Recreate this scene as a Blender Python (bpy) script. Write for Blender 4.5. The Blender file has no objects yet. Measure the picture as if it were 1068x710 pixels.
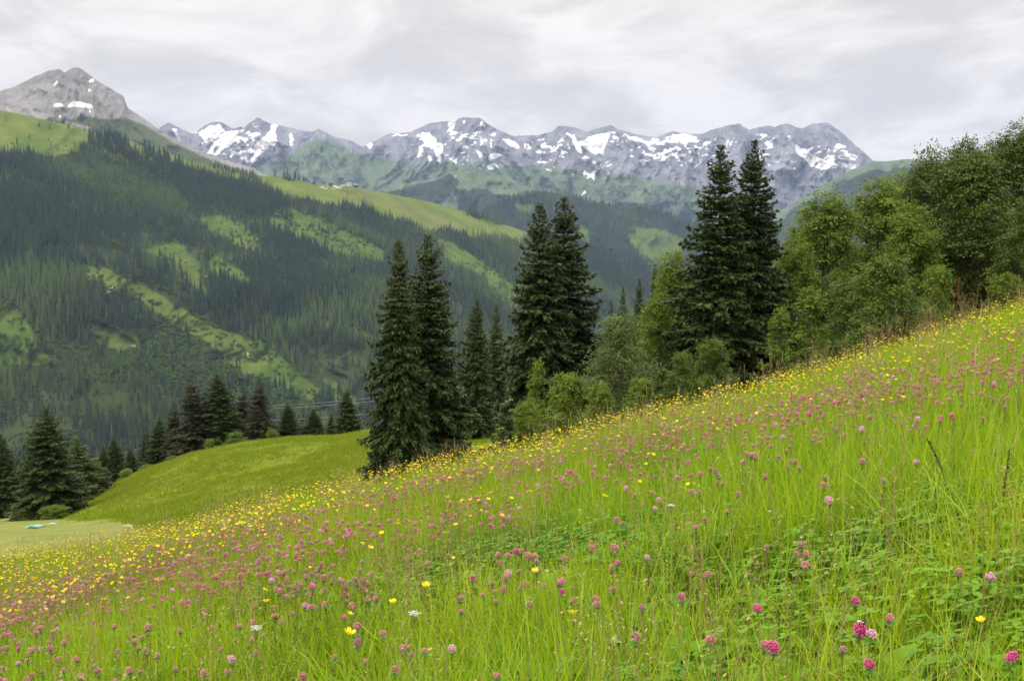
import bpy, math, random
import numpy as np
from mathutils import Vector, Matrix

R = random.Random(7)
G = np.random.default_rng(7)
sc = bpy.context.scene
COL = sc.collection

# ------------------------------------------------------------------ camera model (photo 1068 x 710)
F, TH = 1145.0, math.radians(6.48)
CT, ST = math.cos(TH), math.sin(TH)

def ray(px, py):
    """photo pixel -> (x/y, z/y) of the sight line in the world"""
    u = (np.asarray(px, float) - 534) / F
    v = (355 - np.asarray(py, float)) / F
    dy = CT + v * ST
    return u / dy, (-ST + v * CT) / dy

def P(px, py, Y):
    t, s = ray(px, py)
    Y = np.asarray(Y, float)
    return np.stack(np.broadcast_arrays(t * Y, Y, s * Y), -1)

# ------------------------------------------------------------------ noise
_PERM = np.random.default_rng(11).permutation(512)
_VAL = np.random.default_rng(12).random(512) * 2 - 1

def vnoise(x, y):
    xi = np.floor(x).astype(int); yi = np.floor(y).astype(int)
    fx = x - xi; fy = y - yi
    fx = fx * fx * fx * (fx * (fx * 6 - 15) + 10); fy = fy * fy * fy * (fy * (fy * 6 - 15) + 10)
    h = lambda a, b: _VAL[(_PERM[(a % 512)] + b * 57) % 512]
    a = h(xi, yi); b = h(xi + 1, yi); c = h(xi, yi + 1); d = h(xi + 1, yi + 1)
    return (a * (1 - fx) + b * fx) * (1 - fy) + (c * (1 - fx) + d * fx) * fy

def fbm(x, y, o=4, gain=0.5):
    s = 0; a = 1; n = 0
    for k in range(o):
        s = s + a * vnoise(x * 2 ** k + 17.3 * k, y * 2 ** k - 9.1 * k); n += a; a *= gain
    return s / n

def ridged(x, y, o=4, gain=0.55):
    s = 0; a = 1; n = 0
    for k in range(o):
        s = s + a * (1 - 2 * np.abs(vnoise(x * 2 ** k + 31.7 * k, y * 2 ** k + 5.3 * k))); n += a; a *= gain
    return s / n

def sstep(a, b, x):
    t = np.clip((x - a) / (b - a), 0, 1)
    return t * t * (3 - 2 * t)

def inpoly(px, py, poly):
    ins = np.zeros(np.shape(px), bool)
    n = len(poly)
    for i in range(n):
        x1, y1 = poly[i]; x2, y2 = poly[(i + 1) % n]
        c = (y1 > py) != (y2 > py)
        xs = (x2 - x1) * (py - y1) / ((y2 - y1) if y2 != y1 else 1e-9) + x1
        ins ^= c & (px < xs)
    return ins

def interp(lst, x):
    return np.interp(x, [a for a, b in lst], [b for a, b in lst])

# ------------------------------------------------------------------ mesh + object helpers
def mesh(name, V, faces, mats=(), smooth=False, attrs=None, mi=None):
    """V (n,3); faces: array (m,3|4) or list of such arrays"""
    V = np.asarray(V, np.float32)
    if isinstance(faces, np.ndarray): faces = [faces]
    faces = [np.asarray(f, np.int32) for f in faces if len(f)]
    me = bpy.data.meshes.new(name)
    me.vertices.add(len(V)); me.vertices.foreach_set('co', V.ravel())
    if faces:
        idx = np.concatenate([f.ravel() for f in faces])
        tot = np.concatenate([np.full(len(f), f.shape[1], np.int32) for f in faces])
        me.loops.add(len(idx)); me.loops.foreach_set('vertex_index', idx)
        me.polygons.add(len(tot))
        me.polygons.foreach_set('loop_start', np.concatenate([[0], np.cumsum(tot)[:-1]]).astype(np.int32))
        me.polygons.foreach_set('loop_total', tot)
        if smooth: me.polygons.foreach_set('use_smooth', np.ones(len(tot), bool))
        if mi is not None: me.polygons.foreach_set('material_index', np.asarray(mi, np.int32))
    for m in mats: me.materials.append(m)
    for k, a in (attrs or {}).items():
        at = me.attributes.new(k, 'FLOAT', 'POINT'); at.data.foreach_set('value', np.asarray(a, np.float32).ravel())
    me.update(calc_edges=True)
    return me

def obj(name, me, parent=None, loc=(0, 0, 0), rz=0, scale=(1, 1, 1), link=True):
    o = bpy.data.objects.new(name, me)
    o.location = loc; o.rotation_euler = (0, 0, rz); o.scale = scale
    if parent: o.parent = parent
    if link: COL.objects.link(o)
    return o

def tag(o, label=None, cat=None, group=None, kind=None):
    if label: o['label'] = label
    if cat: o['category'] = cat
    if group: o['group'] = group
    if kind: o['kind'] = kind
    return o

class MB:
    """collects pieces of one mesh"""
    def __init__(s): s.v = []; s.q = []; s.t = []; s.n = 0; s.at = []
    def add(s, v, q=None, t=None, a=0.0):
        v = np.asarray(v, float).reshape(-1, 3)
        if q is not None and len(q): s.q.append(np.asarray(q, int).reshape(-1, 4) + s.n)
        if t is not None and len(t): s.t.append(np.asarray(t, int).reshape(-1, 3) + s.n)
        s.v.append(v); s.n += len(v); s.at.append(np.broadcast_to(np.asarray(a, float), (len(v),)))
    def tube(s, pts, rad, k=6, a=0.0, cap=True):
        pts = np.asarray(pts, float); n = len(pts); rad = np.broadcast_to(rad, (n,))
        d = np.gradient(pts, axis=0); d /= np.linalg.norm(d, axis=1)[:, None] + 1e-9
        ref = np.array([0.3, 0.9, 0.1]); x = np.cross(d, ref); x /= np.linalg.norm(x, axis=1)[:, None] + 1e-9
        y = np.cross(d, x); an = np.arange(k) * 2 * math.pi / k
        v = pts[:, None] + rad[:, None, None] * (np.cos(an)[None, :, None] * x[:, None] + np.sin(an)[None, :, None] * y[:, None])
        q = []
        for i in range(n - 1):
            for j in range(k):
                q.append((i * k + j, i * k + (j + 1) % k, (i + 1) * k + (j + 1) % k, (i + 1) * k + j))
        v = v.reshape(-1, 3); t = []
        if cap:
            v = np.vstack([v, pts[-1:] + d[-1] * rad[-1] * .5]); t = [((n - 1) * k + j, (n - 1) * k + (j + 1) % k, n * k) for j in range(k)]
        s.add(v, q, t, a)
    def ball(s, c, r, seg=8, ring=5, a=0.0):
        c = np.asarray(c, float); r = np.broadcast_to(np.asarray(r, float), (3,))
        v = [c + r * (0, 0, 1)]
        for i in range(1, ring):
            th = math.pi * i / ring
            for j in range(seg):
                ph = 2 * math.pi * j / seg
                v.append(c + r * (math.sin(th) * math.cos(ph), math.sin(th) * math.sin(ph), math.cos(th)))
        v.append(c - r * (0, 0, 1)); t = []; q = []
        for j in range(seg):
            t.append((0, 1 + j, 1 + (j + 1) % seg)); b = 1 + (ring - 2) * seg
            t.append((b + (j + 1) % seg, b + j, len(v) - 1))
        for i in range(ring - 2):
            for j in range(seg):
                q.append((1 + i * seg + j, 1 + (i + 1) * seg + j, 1 + (i + 1) * seg + (j + 1) % seg, 1 + i * seg + (j + 1) % seg))
        s.add(v, q, t, a)
    def box(s, lo, hi, a=0.0):
        x0, y0, z0 = lo; x1, y1, z1 = hi
        v = [(x0, y0, z0), (x1, y0, z0), (x1, y1, z0), (x0, y1, z0), (x0, y0, z1), (x1, y0, z1), (x1, y1, z1), (x0, y1, z1)]
        s.add(v, [(0, 3, 2, 1), (4, 5, 6, 7), (0, 1, 5, 4), (1, 2, 6, 5), (2, 3, 7, 6), (3, 0, 4, 7)], None, a)
    def mesh(s, name, mats=(), smooth=False):
        f = []
        if s.q: f.append(np.vstack(s.q))
        if s.t: f.append(np.vstack(s.t))
        return mesh(name, np.vstack(s.v), f, mats, smooth, {'tint': np.concatenate(s.at)})

# ------------------------------------------------------------------ materials
class NT:
    def __init__(s, name):
        s.m = bpy.data.materials.new(name); s.m.use_nodes = True
        s.n = s.m.node_tree.nodes; s.l = s.m.node_tree.links; s.n.clear()
        s.out = s.n.new('ShaderNodeOutputMaterial')
    def new(s, t, **kw):
        n = s.n.new('ShaderNode' + t)
        for k, v in kw.items(): setattr(n, k, v)
        return n
    def set(s, sock, v):
        if isinstance(v, bpy.types.NodeSocket): s.l.new(v, sock)
        elif v is not None: sock.default_value = v if not isinstance(v, tuple) or len(v) != 3 or sock.type != 'RGBA' else (*v, 1)
    def math(s, op, a, b=None, c=None, clamp=False):
        n = s.new('Math', operation=op, use_clamp=clamp)
        s.set(n.inputs[0], a)
        if b is not None: s.set(n.inputs[1], b)
        if c is not None: s.set(n.inputs[2], c)
        return n.outputs[0]
    def mix(s, f, a, b):
        n = s.new('Mix', data_type='RGBA'); s.set(n.inputs[0], f); s.set(n.inputs[6], a); s.set(n.inputs[7], b); return n.outputs[2]
    def noise(s, scale, detail=4, rough=.55, vec=None, dist=0):
        n = s.new('TexNoise'); n.inputs['Scale'].default_value = scale; n.inputs['Detail'].default_value = detail
        n.inputs['Roughness'].default_value = rough; n.inputs['Distortion'].default_value = dist
        s.l.new(vec if vec else s.pos(), n.inputs['Vector']); return n.outputs['Fac']
    def pos(s, sc_=None):
        c = s.new('TexCoord').outputs['Object']
        if sc_:
            mp = s.new('Mapping'); mp.inputs['Scale'].default_value = sc_; s.l.new(c, mp.inputs[0]); c = mp.outputs[0]
        return c
    def attr(s, k): return s.new('Attribute', attribute_name=k).outputs['Fac']
    def ss(s, x, a, b):
        n = s.new('MapRange', interpolation_type='SMOOTHSTEP'); s.set(n.inputs[0], x); s.set(n.inputs[1], a); s.set(n.inputs[2], b); return n.outputs[0]
    def rnd(s): return s.new('ObjectInfo').outputs['Random']
    def surf(s, col, rough=.8, spec=.2, bump=None, bs=.3, bd=.1, trans=0, tcol=None):
        p = s.new('BsdfPrincipled'); s.set(p.inputs['Base Color'], col); s.set(p.inputs['Roughness'], rough)
        p.inputs['Specular IOR Level'].default_value = spec
        if bump is not None:
            b = s.new('Bump'); b.inputs['Strength'].default_value = bs; b.inputs['Distance'].default_value = bd
            s.l.new(bump, b.inputs['Height']); s.l.new(b.outputs[0], p.inputs['Normal'])
        o = p.outputs[0]
        if trans:
            t = s.new('BsdfTranslucent'); s.set(t.inputs[0], tcol if tcol is not None else col)
            mx = s.new('MixShader'); mx.inputs[0].default_value = trans; s.l.new(o, mx.inputs[1]); s.l.new(t.outputs[0], mx.inputs[2]); o = mx.outputs[0]
        s.l.new(o, s.out.inputs[0]); return s.m

def leafmat(name, c0, c1, c2=None, trans=.35, rough=.6, spec=.25, rmix=.6, own=False):
    """c0..c1 by per-leaf tint, shifted to c2 by a random per object / instance"""
    n = NT(name)
    col = n.mix(n.attr('tint'), c0, c1)
    if c2: col = n.mix(n.math('MULTIPLY', n.attr('own') if own else n.rnd(), rmix), col, c2)
    return n.surf(col, rough, spec, trans=trans)

M = {}
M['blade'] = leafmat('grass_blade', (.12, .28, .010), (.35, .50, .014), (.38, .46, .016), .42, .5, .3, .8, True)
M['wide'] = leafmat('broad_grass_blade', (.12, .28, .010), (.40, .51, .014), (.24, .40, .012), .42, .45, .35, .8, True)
M['low'] = leafmat('undergrowth', (.03, .09, .010), (.09, .19, .012), (.13, .22, .012), .3, .6, .25, .8, True)
M['cloverleaf'] = leafmat('clover_leaf', (.06, .18, .012), (.15, .32, .015), (.18, .34, .012), .3, .6, .25, .6, True)
M['seed'] = leafmat('seed_head', (.36, .28, .12), (.50, .42, .20), (.46, .26, .17), .3, .6, .25, .8, True)
M['stem'] = leafmat('stem', (.12, .22, .02), (.25, .32, .03), (.22, .2, .05), .1)
M['pink'] = leafmat('clover_petal', (.56, .18, .20), (.88, .48, .48), (.55, .32, .26), .3, .7, .1, .6)
M['magenta'] = leafmat('magenta_petal', (.56, .03, .18), (.90, .24, .48), None, .25, .7, .1)
M['palepink'] = leafmat('pale_pink_petal', (.72, .30, .46), (.94, .66, .78), None, .25, .7, .1)
M['brownpink'] = leafmat('fading_petal', (.40, .18, .16), (.66, .40, .38), None, .2, .7, .1)
M['yellow'] = leafmat('buttercup_petal', (.86, .66, .010), (.93, .82, .020), (.9, .72, .01), .3, .35, .4)
M['white'] = leafmat('white_petal', (.75, .75, .68), (.85, .85, .8), None, .25)
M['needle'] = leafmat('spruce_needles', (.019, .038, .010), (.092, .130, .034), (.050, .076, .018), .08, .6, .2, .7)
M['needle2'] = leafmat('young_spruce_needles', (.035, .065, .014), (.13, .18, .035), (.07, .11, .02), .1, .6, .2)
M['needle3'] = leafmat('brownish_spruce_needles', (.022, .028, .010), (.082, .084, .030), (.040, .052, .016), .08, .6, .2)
M['leafa'] = leafmat('alder_leaves', (.052, .100, .012), (.23, .32, .030), (.16, .22, .024), .32)
M['leafb'] = leafmat('maple_leaves', (.032, .062, .009), (.145, .20, .024), (.085, .12, .016), .28)
M['leafc'] = leafmat('willow_leaves', (.085, .125, .035), (.18, .24, .06), (.13, .18, .05), .3)
M['leafd'] = leafmat('bright_shrub_leaves', (.052, .10, .014), (.15, .225, .026), (.11, .165, .018), .3)

def bark(name, a, b):
    n = NT(name); f = n.noise(3, 4, .6, n.pos((4, 4, .7)))
    return n.surf(n.mix(f, a, b), .95, .1, f, .6, .05)
M['bark'] = bark('bark', (.05, .04, .032), (.17, .145, .12))
M['bark2'] = bark('pale_bark', (.08, .07, .055), (.24, .22, .18))

def simple(name, a, b, scale=8, rough=.8, spec=.2):
    n = NT(name); f = n.noise(scale, 5, .6)
    return n.surf(n.mix(f, a, b), rough, spec, f, .3, .02)

# ground close by: soil-green under the meadow, mown knoll, pale hay field
def mat_ground():
    n = NT('ground_grass')
    f1 = n.noise(.35, 5, .6); f2 = n.noise(5, 4, .65); f3 = n.noise(.09, 4, .5)
    mead = n.mix(f2, (.06, .10, .012), (.15, .20, .02))
    kn = n.mix(n.ss(f1, .3, .7), (.110, .155, .006), (.160, .190, .009))
    kn = n.mix(n.math('MULTIPLY', n.ss(f3, .45, .7), .6), kn, (.135, .128, .024))
    kn = n.mix(n.math('MULTIPLY', n.ss(f2, .5, .75), .35), kn, (.062, .098, .006))
    hay = n.mix(n.ss(f1, .3, .7), (.145, .175, .036), (.21, .222, .060))
    hay = n.mix(n.math('MULTIPLY', n.ss(n.noise(.8, 5, .7, n.pos((.35, 1.6, 1))), .45, .7), .6), hay, (.19, .22, .05))
    c = n.mix(n.ss(n.attr('far'), .2, .8), mead, kn)
    c = n.mix(n.ss(n.math('ADD', n.attr('hay'), n.math('MULTIPLY', n.math('SUBTRACT', f1, .5), .5)), .4, .6), c, hay)
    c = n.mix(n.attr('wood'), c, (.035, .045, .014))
    return n.surf(c, .95, .1, f2, .8, .12)
M['ground'] = mat_ground()

def mat_hill():
    """valley side: forest floor, clearings, scrub, bare earth"""
    n = NT('valley_side')
    f = n.noise(.012, 6, .6); g = n.noise(.05, 5, .65); k = n.noise(.004, 4, .5)
    fl = n.mix(g, (.022, .036, .012), (.046, .066, .020))
    cl = n.mix(n.ss(f, .3, .7), (.046, .082, .013), (.096, .130, .024))
    cl = n.mix(n.math('MULTIPLY', n.ss(g, .45, .7), .6), cl, (.034, .070, .012))
    al = n.mix(n.ss(f, .3, .7), (.075, .115, .018), (.135, .165, .032))
    al = n.mix(n.math('MULTIPLY', n.ss(k, .5, .65), .28), al, (.135, .12, .055))
    c = n.mix(n.ss(n.math('ADD', n.attr('clear'), n.math('MULTIPLY', n.math('SUBTRACT', g, .5), .5)), .35, .65), fl, cl)
    c = n.mix(n.ss(n.math('ADD', n.attr('alp'), n.math('MULTIPLY', n.math('SUBTRACT', g, .5), .4)), .35, .65), c, al)
    ba = n.mix(g, (.22, .19, .13), (.44, .39, .30))
    c = n.mix(n.ss(n.math('ADD', n.attr('bare'), n.math('MULTIPLY', n.math('SUBTRACT', g, .5), 1.6)), .45, .6), c, ba)
    return n.surf(c, .95, .05, g, .6, 6)
M['hill'] = mat_hill()

def mat_rock(name, a, b, veg0, veg1, nscale):
    n = NT(name)
    f = n.noise(nscale, 8, .65, n.pos((1, .6, .8)), .4); g = n.noise(nscale * 5, 6, .7); k = n.noise(nscale * 2.2, 7, .68, n.pos((1, .5, .45)))
    rock = n.mix(n.ss(f, .3, .7), a, b)
    rock = n.mix(n.math('MULTIPLY', n.ss(g, .5, .66), .35), rock, tuple(x * .5 for x in a))
    veg = n.mix(n.ss(k, .3, .7), veg0, veg1)
    c = n.mix(n.ss(n.math('ADD', n.attr('veg'), n.math('MULTIPLY', n.math('SUBTRACT', f, .5), 1.1)), .35, .62), rock, veg)
    c = n.mix(n.ss(n.math('ADD', n.attr('scree'), n.math('MULTIPLY', n.math('SUBTRACT', g, .5), .8)), .4, .65), c, (.42, .37, .34))
    c = n.mix(n.ss(n.math('ADD', n.attr('wood'), n.math('MULTIPLY', n.math('SUBTRACT', g, .5), .7)), .4, .6), c, n.mix(g, (.018, .034, .016), (.045, .066, .024)))
    k2 = n.noise(nscale * 5.5, 7, .74, n.pos((1, .5, .8)), 1.2)
    sn = n.ss(n.math('ADD', n.attr('snow'), n.math('ADD', n.math('MULTIPLY', n.math('SUBTRACT', k, .5), .3), n.math('MULTIPLY', n.math('SUBTRACT', k2, .5), 1.0))), .46, .53)
    c = n.mix(sn, c, (.92, .92, .93))
    return n.surf(c, .9, .1, n.math('ADD', f, n.math('MULTIPLY', k2, .5)), .85, 80)
M['peak'] = mat_rock('limestone_peak', (.235, .225, .21), (.40, .38, .355), (.065, .092, .026), (.115, .14, .04), .006)
M['range'] = mat_rock('snow_range_rock', (.180, .188, .225), (.325, .332, .372), (.095, .145, .080), (.170, .215, .110), .004)  # rock and grass paler and bluer: part of the distance haze is put into colour

# ------------------------------------------------------------------ near ground
HC = .00383
ROWS = [25, 40, 60, 90, 130, 180, 260, 400, 750]
TAB = {  # photo height (px) of the ground seen at that distance, by photo column
    25: [(-400, 690), (0, 606), (150, 572), (400, 527), (530, 501), (700, 446), (850, 409), (1068, 350), (1600, 200)],
    40: [(-400, 690), (0, 605), (150, 572), (400, 528), (530, 504), (700, 450), (850, 415), (1068, 356), (1600, 205)],
    60: [(-400, 600), (0, 560), (65, 556), (110, 552), (150, 549), (250, 531), (350, 513), (400, 505), (530, 490), (700, 440), (850, 405), (1068, 348), (1600, 200)],
    90: [(-400, 565), (0, 547), (65, 545), (110, 535), (150, 524), (250, 497), (350, 479), (400, 473), (530, 458), (700, 432), (850, 402), (1068, 345), (1600, 200)],
    130: [(-400, 548), (0, 540), (65, 536), (100, 515), (150, 491), (200, 474), (250, 463), (300, 458), (350, 455), (380, 450), (450, 441), (510, 433), (600, 434), (700, 428), (850, 402), (1068, 345), (1600, 200)],
    180: [(-400, 575), (0, 566), (65, 560), (100, 540), (150, 511), (200, 493), (250, 481), (300, 474), (350, 470), (380, 466), (450, 460), (510, 452), (600, 450), (700, 440), (850, 410), (1068, 350), (1600, 210)],
    260: [(-400, 620), (0, 620), (150, 570), (250, 540), (350, 530), (450, 520), (600, 500), (700, 490), (850, 460), (1068, 400), (1600, 260)],
    400: [(-400, 680), (0, 680), (250, 640), (450, 610), (700, 580), (1068, 520), (1600, 400)],
    750: [(-400, 740), (1600, 740)],
}
_TS = {}
for r_, l_ in TAB.items():
    t_, s_ = ray([a for a, b in l_], [b for a, b in l_]); _TS[r_] = (t_, s_)

def plane_z(X, Y):
    Yc = np.maximum(Y, -4)
    return -1.15 - .109 * Y - HC * np.where(Yc > 0, Yc, Yc * .3) ** 2 + .243 * X + .006 * np.clip(X, -14, 14) ** 2 - .17 * sstep(-1.2, -4.5, X)

def near_z(X, Y, rough=True):
    X = np.asarray(X, float); Y = np.asarray(Y, float)
    X, Y = np.broadcast_arrays(X, Y)
    Yp = np.maximum(Y, 12.0); t = np.clip(X / Yp, -1.2, 1.2)
    ys = np.array([14.0, 17.0] + ROWS)
    Z = [plane_z(t * 14, np.full_like(t, 14.0)), plane_z(t * 17, np.full_like(t, 17.0))]
    for r_ in ROWS: Z.append(np.interp(t, *_TS[r_]) * r_)
    Z = np.stack(Z, 0)
    D = (Z[1:] - Z[:-1]) / (ys[1:] - ys[:-1]).reshape((-1,) + (1,) * t.ndim)
    S = np.zeros_like(Z); S[0] = D[0]; S[-1] = D[-1]
    same = D[1:] * D[:-1] > 0
    S[1:-1] = np.where(same, 2 * D[1:] * D[:-1] / np.where(same, D[1:] + D[:-1], 1), 0)
    Yq = np.clip(Y, 14, 750); k = np.clip(np.searchsorted(ys, Yq, 'right') - 1, 0, len(ys) - 2)
    tk = lambda A, kk: np.take_along_axis(A, kk[None], 0)[0]
    h = (ys[k + 1] - ys[k]); u = (Yq - ys[k]) / h
    far = ((2 * u**3 - 3 * u**2 + 1) * tk(Z, k) + (u**3 - 2 * u**2 + u) * h * tk(S, k) + (-2 * u**3 + 3 * u**2) * tk(Z, k + 1) + (u**3 - u**2) * h * tk(S, k + 1))
    z = np.where(Y <= 14, plane_z(X, Y), far)
    if rough:
        z = z + .05 * fbm(X * .9, Y * .9, 3) * sstep(60, 20, Y) + .35 * fbm(X * .08, Y * .08, 3) * sstep(30, 90, Y)
    return z

nv = np.concatenate([np.linspace(-40, -4, 14, endpoint=False), np.linspace(-4, 30, 110, endpoint=False), np.linspace(30, 200, 130, endpoint=False), np.geomspace(200, 760, 40)])
tau = np.linspace(-1.5, 1.5, 320)
YY, TT = np.meshgrid(nv, tau, indexing='ij')
XX = TT * (10 + np.maximum(YY, 0))
ZZ = near_z(XX, YY)
def grid_faces(r, c):
    i = np.arange(r * c).reshape(r, c)
    return np.stack([i[:-1, :-1], i[:-1, 1:], i[1:, 1:], i[1:, :-1]], -1).reshape(-1, 4)
t_ = XX / np.maximum(YY, 5); pxg = 534 + t_ * F
yb = 92 + np.clip(60 - pxg, 0, 120) * .6 + 4 * fbm(XX / 3, YY / 5, 3)
yb = yb - np.clip(pxg - 60, 0, 140) * .45
hay = sstep(240, 200, pxg) * (YY > 24) * sstep(yb + 2.5, yb - 2.5, YY)
hay = np.maximum(hay, .55 * sstep(30, 10, np.abs(pxg - 515)) * sstep(80, 100, YY) * sstep(160, 140, YY))
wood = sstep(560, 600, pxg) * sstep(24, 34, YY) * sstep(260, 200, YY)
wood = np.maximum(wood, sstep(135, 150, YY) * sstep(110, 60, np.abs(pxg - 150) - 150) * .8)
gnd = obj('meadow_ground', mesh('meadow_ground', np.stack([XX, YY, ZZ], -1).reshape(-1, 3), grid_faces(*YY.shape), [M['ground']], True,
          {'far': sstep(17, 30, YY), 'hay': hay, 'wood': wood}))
tag(gnd, kind='structure')

# ------------------------------------------------------------------ far land: sheets that run from a foot line to a ridge line
def sheet(name, cols, stations, rows, mat, relief, extra, back=(1.12, 60), ridge_rough=0.0, seed=0, freq=(40, 30)):
    """stations: [(py curve, Y curve), ...] from the foot up to the ridge; relief moves points in depth only (so outlines hold)"""
    px = np.linspace(*cols)
    py = []; Yd = []; vv = []
    n = len(stations) - 1
    for i in range(n):
        (p0, y0), (p1, y1) = stations[i], stations[i + 1]
        us = np.linspace(0, 1, rows[i] + (i == n - 1))[: rows[i] + (i == n - 1)]
        for u in us:
            if i < n - 1 and u == 1: continue
            py.append(interp(p0, px) * (1 - u) + interp(p1, px) * u); Yd.append(interp(y0, px) * (1 - u) + interp(y1, px) * u); vv.append((i + u) / n)
    py = np.array(py); Yd = np.array(Yd); vv = np.repeat(np.array(vv)[:, None], len(px), 1)
    PX = np.repeat(px[None], len(py), 0)
    if ridge_rough:
        py = py - ridge_rough * vv ** 6 * (fbm(PX / 9 + seed, PX * 0 + 3, 4, .7))
    w = relief * (.25 + .75 * np.sin(np.clip(vv, 0, 1) * math.pi * .93 + .2))
    dep = ridged(PX / freq[0] + fbm(PX / 60, py / 40, 2) * .8 + seed, py / freq[1] * .45 + seed * 3, 5) + .5 * fbm(PX / freq[0] * 2.7, py / freq[1] * 2, 4)
    Yn = Yd * (1 - w * dep)
    V = P(PX, py, Yn)
    at = extra(PX, py, vv, V)
    # the far side, dropping away behind the ridge
    b = V[-1].copy(); bs = []
    for k in range(1, 4):
        q = b.copy(); f = 1 + (back[0] - 1) * k / 3; q[:, 0] *= f; q[:, 1] *= f; q[:, 2] -= back[1] * (k / 3) ** 1.3 * 3; bs.append(q)
    V2 = np.concatenate([V, np.array(bs)], 0)
    at = {k: np.concatenate([a, np.repeat(a[-1:], 3, 0)], 0) for k, a in at.items()}
    o = obj(name, mesh(name, V2.reshape(-1, 3), grid_faces(*V2.shape[:2]), [mat], True, at))
    tag(o, kind='structure')
    return dict(V=V, px=PX, py=py, v=vv, o=o, at=at)

def soft(a, n=1):
    for _ in range(n):
        a = (a + np.roll(a, 1, 0) + np.roll(a, -1, 0)) / 3; a = (a + np.roll(a, 1, 1) + np.roll(a, -1, 1)) / 3
    return a

def polys(px, py, ps, jit=0, f=14):
    if jit:
        px, py = px + jit * fbm(px / f, py / f, 3), py + jit * fbm(px / f + 50, py / f + 9, 3)
    m = np.zeros(px.shape, bool)
    for p in ps: m |= inpoly(px, py, p)
    return m

# --- forested valley side
HR = [(-400, 60), (-250, 80), (-100, 102), (0, 115), (60, 128), (130, 146), (200, 168), (262, 183), (290, 184), (330, 192), (360, 194), (400, 201), (440, 209), (470, 216), (540, 239), (560, 246), (600, 253), (620, 257), (650, 268), (672, 278), (690, 292), (720, 325), (800, 400), (900, 470)]
HRY = [(-400, 2500), (0, 2700), (262, 3100), (400, 3400), (545, 3800), (700, 4200), (900, 4600)]
HM = [(-400, 300), (0, 305), (200, 300), (400, 315), (545, 320), (700, 372), (800, 430), (900, 490)]
HMY = [(-400, 1900), (0, 1950), (262, 2150), (400, 2350), (545, 2800), (700, 3500), (900, 4200)]
HF = [(-400, 540), (0, 530), (300, 500), (400, 490), (545, 450), (700, 440), (800, 470), (900, 520)]
HFY = [(-400, 1250), (0, 1350), (400, 1550), (545, 1900), (700, 2900), (900, 3900)]
CLEAR = [
    [(78, 277), (112, 281), (150, 297), (185, 320), (225, 343), (262, 352), (300, 378), (337, 408), (322, 420), (285, 402), (250, 383), (222, 362), (190, 345), (150, 318), (118, 300), (88, 290)],
    [(150, 261), (168, 256), (188, 252), (201, 268), (212, 281), (207, 291), (222, 308), (207, 305), (192, 290), (176, 275)], [(214, 281), (226, 266), (244, 275), (266, 299), (252, 300)], [(206, 228), (232, 226), (258, 240), (272, 258), (262, 262), (240, 252), (220, 242)], [(0, 368), (22, 364), (60, 372), (40, 382), (0, 384)], [(228, 360), (268, 352), (292, 372), (318, 400), (300, 402), (262, 392), (236, 376)],
    [(297, 214), (335, 230), (369, 244), (408, 267), (394, 275), (358, 263), (327, 257), (299, 242), (278, 231)],
    [(225, 234), (248, 232), (270, 248), (272, 262), (250, 258), (232, 248)],
    [(0, 318), (18, 322), (42, 350), (30, 362), (0, 360)],
    [(90, 338), (112, 342), (145, 352), (150, 366), (120, 366), (95, 352)],
    [(455, 248), (475, 255), (500, 272), (535, 292), (560, 306), (535, 310), (505, 296), (480, 280), (462, 266)],
    [(505, 285), (530, 292), (548, 305), (548, 322), (530, 318), (512, 305)],
    [(325, 332), (345, 334), (352, 346), (335, 346)], [(360, 337), (380, 345), (405, 362), (385, 360), (365, 350)],
    [(338, 392), (352, 398), (372, 420), (378, 440), (362, 440), (350, 420), (338, 405)],
    [(215, 270), (250, 285), (268, 302), (240, 296)],
]
ALP = [
    [(255, 170), (300, 180), (360, 188), (430, 200), (500, 215), (545, 236), (552, 246), (540, 256), (505, 250), (470, 240), (452, 244), (432, 234), (408, 231), (385, 220), (340, 212), (300, 206), (275, 194)],
    [(-300, 60), (0, 105), (80, 128), (92, 143), (84, 158), (60, 163), (30, 160), (0, 163), (-100, 150), (-300, 140)],
    [(130, 140), (200, 160), (262, 178), (262, 190), (230, 186), (190, 172), (150, 156)],
    [(80, 132), (130, 142), (150, 158), (165, 172), (130, 168), (95, 158)],
]
SCRUB = [[(130, 345), (230, 352), (300, 395), (340, 425), (300, 450), (200, 440), (140, 400)], [(-40, 355), (150, 360), (150, 400), (40, 395), (-40, 385)], [(60, 270), (200, 330), (260, 360), (200, 360), (100, 310)]]
BARE = [[(107, 298), (120, 298), (122, 306), (110, 308)], [(112, 359), (126, 359), (132, 358.5), (149, 358.5), (148, 363.5), (136, 364.5), (126, 361.5), (112, 361)],
        [(256, 366), (261, 366), (262, 374), (257, 376)], [(271, 371), (283, 373.5), (279, 376.5), (272, 377)],
        [(328, 193.8), (344, 193.6), (352, 193.2), (360, 196), (356, 198.4), (344, 198.5), (330, 196.4)], [(374, 195), (384, 196), (380, 198.5)],
        [(210, 285), (224, 288), (226, 290), (214, 289)]]

def hill_attrs(PX, py, vv, V):
    j = 3
    cl = soft(polys(PX, py, CLEAR, j).astype(float), 2)
    al = soft(polys(PX, py, ALP, j).astype(float), 2)
    scb = soft(polys(PX, py, SCRUB, 4).astype(float), 3)
    ba = soft(polys(PX, py, BARE, 1).astype(float), 1)
    return {'clear': np.maximum(cl, scb * .34), 'alp': al, 'bare': ba * .56}
hill = sheet('forested_valley_side', (-380, 880, 900), [(HF, HFY), (HM, HMY), (HR, HRY)], (130, 130), M['hill'], .028, hill_attrs, (1.15, 120), 0, 1.7, (70, 60))

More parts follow.
